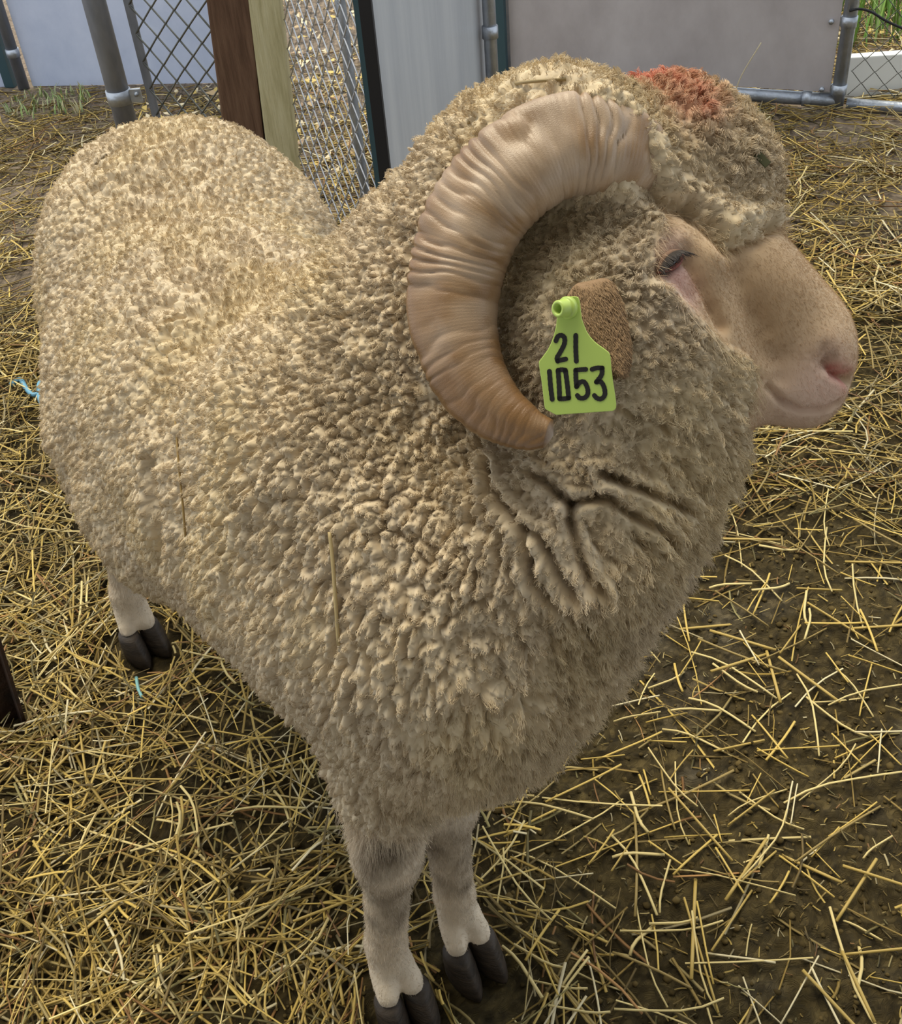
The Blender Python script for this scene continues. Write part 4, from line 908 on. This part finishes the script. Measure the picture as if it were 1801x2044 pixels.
def where(p):
    near_ = lambda q, r: np.hypot(p[0]-q[0], p[1]-q[1]) < r
    if near_(sb, 0.24): return 'lying by the rusty steel stake'
    if near_(RH, 0.30): return 'lying by the ram\'s hind hoof'
    if near_((RF+LF)/2, 0.17): return 'lying right beside the ram\'s front hooves'
    if p[0] > 0.05: return 'lying on the mud below the ram\'s neck' if p[1] > 0.95 else 'lying on the bare mud before the ram\'s chest'
    return 'lying in the thick straw below the ram\'s belly'
kind_of = [0, 1, 0, 1, 3, 1, 2, 3, 3, 1]; placed = 0; used = set()
while placed < 285:
    if RNG.random() < 0.55: px, py = RNG.uniform(930, 1790), RNG.uniform(1000, 2030)
    else: px, py = RNG.uniform(10, 740), RNG.uniform(1180, 2030)
    p = ground(px, py)
    if not visible(p): continue
    k = int(RNG.integers(0, 10)); src = protos[k][0]; yw = RNG.random()*6.28; hv = np.array([math.cos(yw), math.sin(yw), 0])*protos[k][1]*0.64
    if blocked([p-hv], [p+hv])[0]: continue
    if k in used: o = src.copy(); COL.objects.link(o)
    else: o = src; used.add(k)
    zf = floor_z(np.array([[p[0], p[1]]]))[0]; dd = straw_density(np.array([p[0]]), np.array([p[1]]))[0]
    o.location = (p[0], p[1], zf+0.010+0.022*dd*RNG.random()); o.rotation_euler = (0, RNG.normal()*0.06, yw)
    s_ = RNG.uniform(0.75, 1.25); o.scale = (s_, RNG.uniform(0.7, 1.3), 1)
    lab = KINDS[kind_of[k]]+' '+where(p); tag(o, lab, 'straw', lab.replace('stalk ', 'stalks ')); placed += 1
# stems caught in the fleece
def on_wool(px, py, lift=0.012): p = on_ram(px, py); return p+norm(EYE-p)*lift
for pts, r, col, lab in (([(350, 838), (357, 930), (366, 1020), (371, 1090), (370, 1145)], 0.0012, (0.30, 0.20, 0.07), 'long thin dry stem hanging down the ram\'s flank'),
                         ([(658, 1062), (664, 1120), (670, 1200), (676, 1288)], 0.0016, (0.45, 0.34, 0.16), 'straight tan straw stem caught in the wool of the ram\'s shoulder'),
                         ([(520, 572), (550, 566), (585, 564), (632, 566)], 0.0011, (0.14, 0.10, 0.05), 'thin dark twig lying on the wool of the ram\'s back'),
                         ([(190, 328), (202, 318), (213, 308)], 0.0018, (0.14, 0.10, 0.05), 'short dark stalk stuck in the wool on the ram\'s rump'),
                         ([(300, 245), (330, 238), (352, 235)], 0.0016, (0.40, 0.28, 0.12), 'flat straw piece lying along the top of the ram\'s rump'),
                         ([(935, 245), (1000, 178), (1040, 165), (1130, 158)], 0.0014, (0.30, 0.22, 0.10), 'curved straw lying over the wool behind the ram\'s horn')):
    V, F = tube(catmull([on_wool(a, b) for a, b in pts], 14), r, 6); tag(mesh_from('dry_stem', V, F, M_STRAW, colors=np.tile(col, (len(V), 1))), lab, 'straw')
lp = on_wool(1522, 318, 0.015); V, F = box(lp, (0.0065, 0.0032, 0.0006), np.stack([norm(CAM_R*0.7-CAM_U*0.7), norm(CAM_R*0.7+CAM_U*0.7), -_F])); o = mesh_from('leaf_scrap', V, F, mat('dark_leaf', (0.05, 0.05, 0.015)), None, False); bevel(o, 0.0005); tag(o, 'small dark leaf scrap clinging to the wool of the ram\'s forehead', 'leaf')
sp = on_plane(1462, 212, R0+nR*0.10, nR); sq = on_plane(1520, 85, R0+nR*0.06, nR); sm = (sp+sq)/2+[-0.02, 0, -0.01]
V, F = tube(catmull([sp, sm, sq], 10), 0.002, 5); tag(mesh_from('dry_stem', V, F, M_STRAW, colors=np.tile((0.55, 0.47, 0.30), (len(V), 1))), 'tall thin dry stem standing up against the board panel', 'straw')
# --- twine
M_BLUE = mat('blue_twine', (0.12, 0.30, 0.42), rough=0.5)
tw = [ground(a, b, 0.03) for a, b in ((22, 768), (40, 758), (52, 775), (66, 788), (82, 782), (92, 768), (86, 760), (78, 770), (80, 798), (92, 812))]
V, F = tube(catmull(tw, 50), 0.006, 8); tag(mesh_from('twine', V, F, M_BLUE), 'looped pale blue twine lying in the straw beyond the ram', 'twine')
tw = [ground(a, b, 0.03) for a, b in ((272, 1352), (276, 1375), (284, 1392))]
V, F = tube(catmull(tw, 14), 0.0028, 6); tag(mesh_from('twine', V, F, mat('teal_twine', (0.20, 0.42, 0.42), rough=0.5)), 'short teal twine scrap in the straw below the ram\'s belly', 'twine')
# --- grass and fallen leaves
def blades(n, area, hmin, hmax, cols_):
    x0, x1, y0, y1 = area; C = np.column_stack([RNG.uniform(x0, x1, n), RNG.uniform(y0, y1, n)]); yaw = RNG.random(n)*6.28; hgt = RNG.uniform(hmin, hmax, n); wd = RNG.uniform(0.002, 0.005, n)
    s = np.stack([np.cos(yaw), np.sin(yaw), 0*yaw], 1); d = np.stack([-np.sin(yaw), np.cos(yaw), 0*yaw], 1); V = np.empty((n, 5, 3)); b = np.column_stack([C, 0*C[:, 0]])
    V[:, 0] = b-s*wd[:, None]; V[:, 1] = b+s*wd[:, None]
    m_ = b+d*(0.15*hgt)[:, None]+np.column_stack([0*hgt, 0*hgt, hgt*0.6]); V[:, 2] = m_+s*wd[:, None]*0.8; V[:, 3] = m_-s*wd[:, None]*0.8; V[:, 4] = b+d*(0.5*hgt)[:, None]+np.column_stack([0*hgt, 0*hgt, hgt])
    F = [];
    for i in range(n): F += [(i*5, i*5+1, i*5+2, i*5+3), (i*5+3, i*5+2, i*5+4)]
    return V.reshape(-1, 3), F, np.repeat(np.array(cols_)[RNG.integers(0, len(cols_), n)]*(0.7+0.6*RNG.random((n, 1))), 5, axis=0)
M_GRASS = mat('grass', rough=0.6, spec=0.3); attr_color(M_GRASS)
GCOL = [(0.14, 0.28, 0.05), (0.22, 0.36, 0.08), (0.30, 0.42, 0.14)]
V, F, c_ = blades(4200, (1.45, 3.6, 4.05, 6.2), 0.08, 0.32, GCOL); tag(mesh_from('grass', V, F, M_GRASS, colors=c_), 'bright green grass growing beyond the chain-link mesh and white plank', 'grass', kind='stuff')
V, F, c_ = blades(150, (-1.52, -1.22, 4.15, 4.42), 0.02, 0.05, [(0.26, 0.36, 0.12), (0.36, 0.40, 0.20), (0.45, 0.40, 0.22)]); tag(mesh_from('grass_tuft', V, F, M_GRASS, colors=c_), 'thin green grass tuft at the foot of the blue-white sheet', 'grass', kind='stuff')
n = 700; xy = np.concatenate([np.stack([RNG.uniform(-1.0, 0.2, n), RNG.uniform(3.2, 5.6, n)], 1), np.stack([RNG.uniform(1.4, 3.0, n//2), RNG.uniform(3.8, 4.6, n//2)], 1)]); xy = xy[~(blocked(xy-0.03, xy+0.03) | blocked(xy-[0.03, -0.03], xy+[0.03, -0.03]))]; n = len(xy)
a = RNG.random(n)*6.28; s = RNG.uniform(0.012, 0.03, n); Q = np.array([(-1, 0), (0, -0.45), (1, 0), (0, 0.45)]); V = np.empty((n, 4, 3))
for i in range(4):
    V[:, i, 0] = xy[:, 0]+s*(Q[i, 0]*np.cos(a)-Q[i, 1]*np.sin(a)); V[:, i, 1] = xy[:, 1]+s*(Q[i, 0]*np.sin(a)+Q[i, 1]*np.cos(a)); V[:, i, 2] = 0.012+RNG.random(n)*0.02
lc = np.array([(0.42, 0.30, 0.16), (0.55, 0.40, 0.12), (0.30, 0.20, 0.12), (0.62, 0.52, 0.34)])[RNG.integers(0, 4, n)]
tag(mesh_from('leaf_litter', V.reshape(-1, 3), np.arange(n*4).reshape(-1, 4), M_GRASS, colors=np.repeat(lc, 4, axis=0)), 'dry brown and yellow fallen leaves outside the pen', 'leaves', kind='stuff')
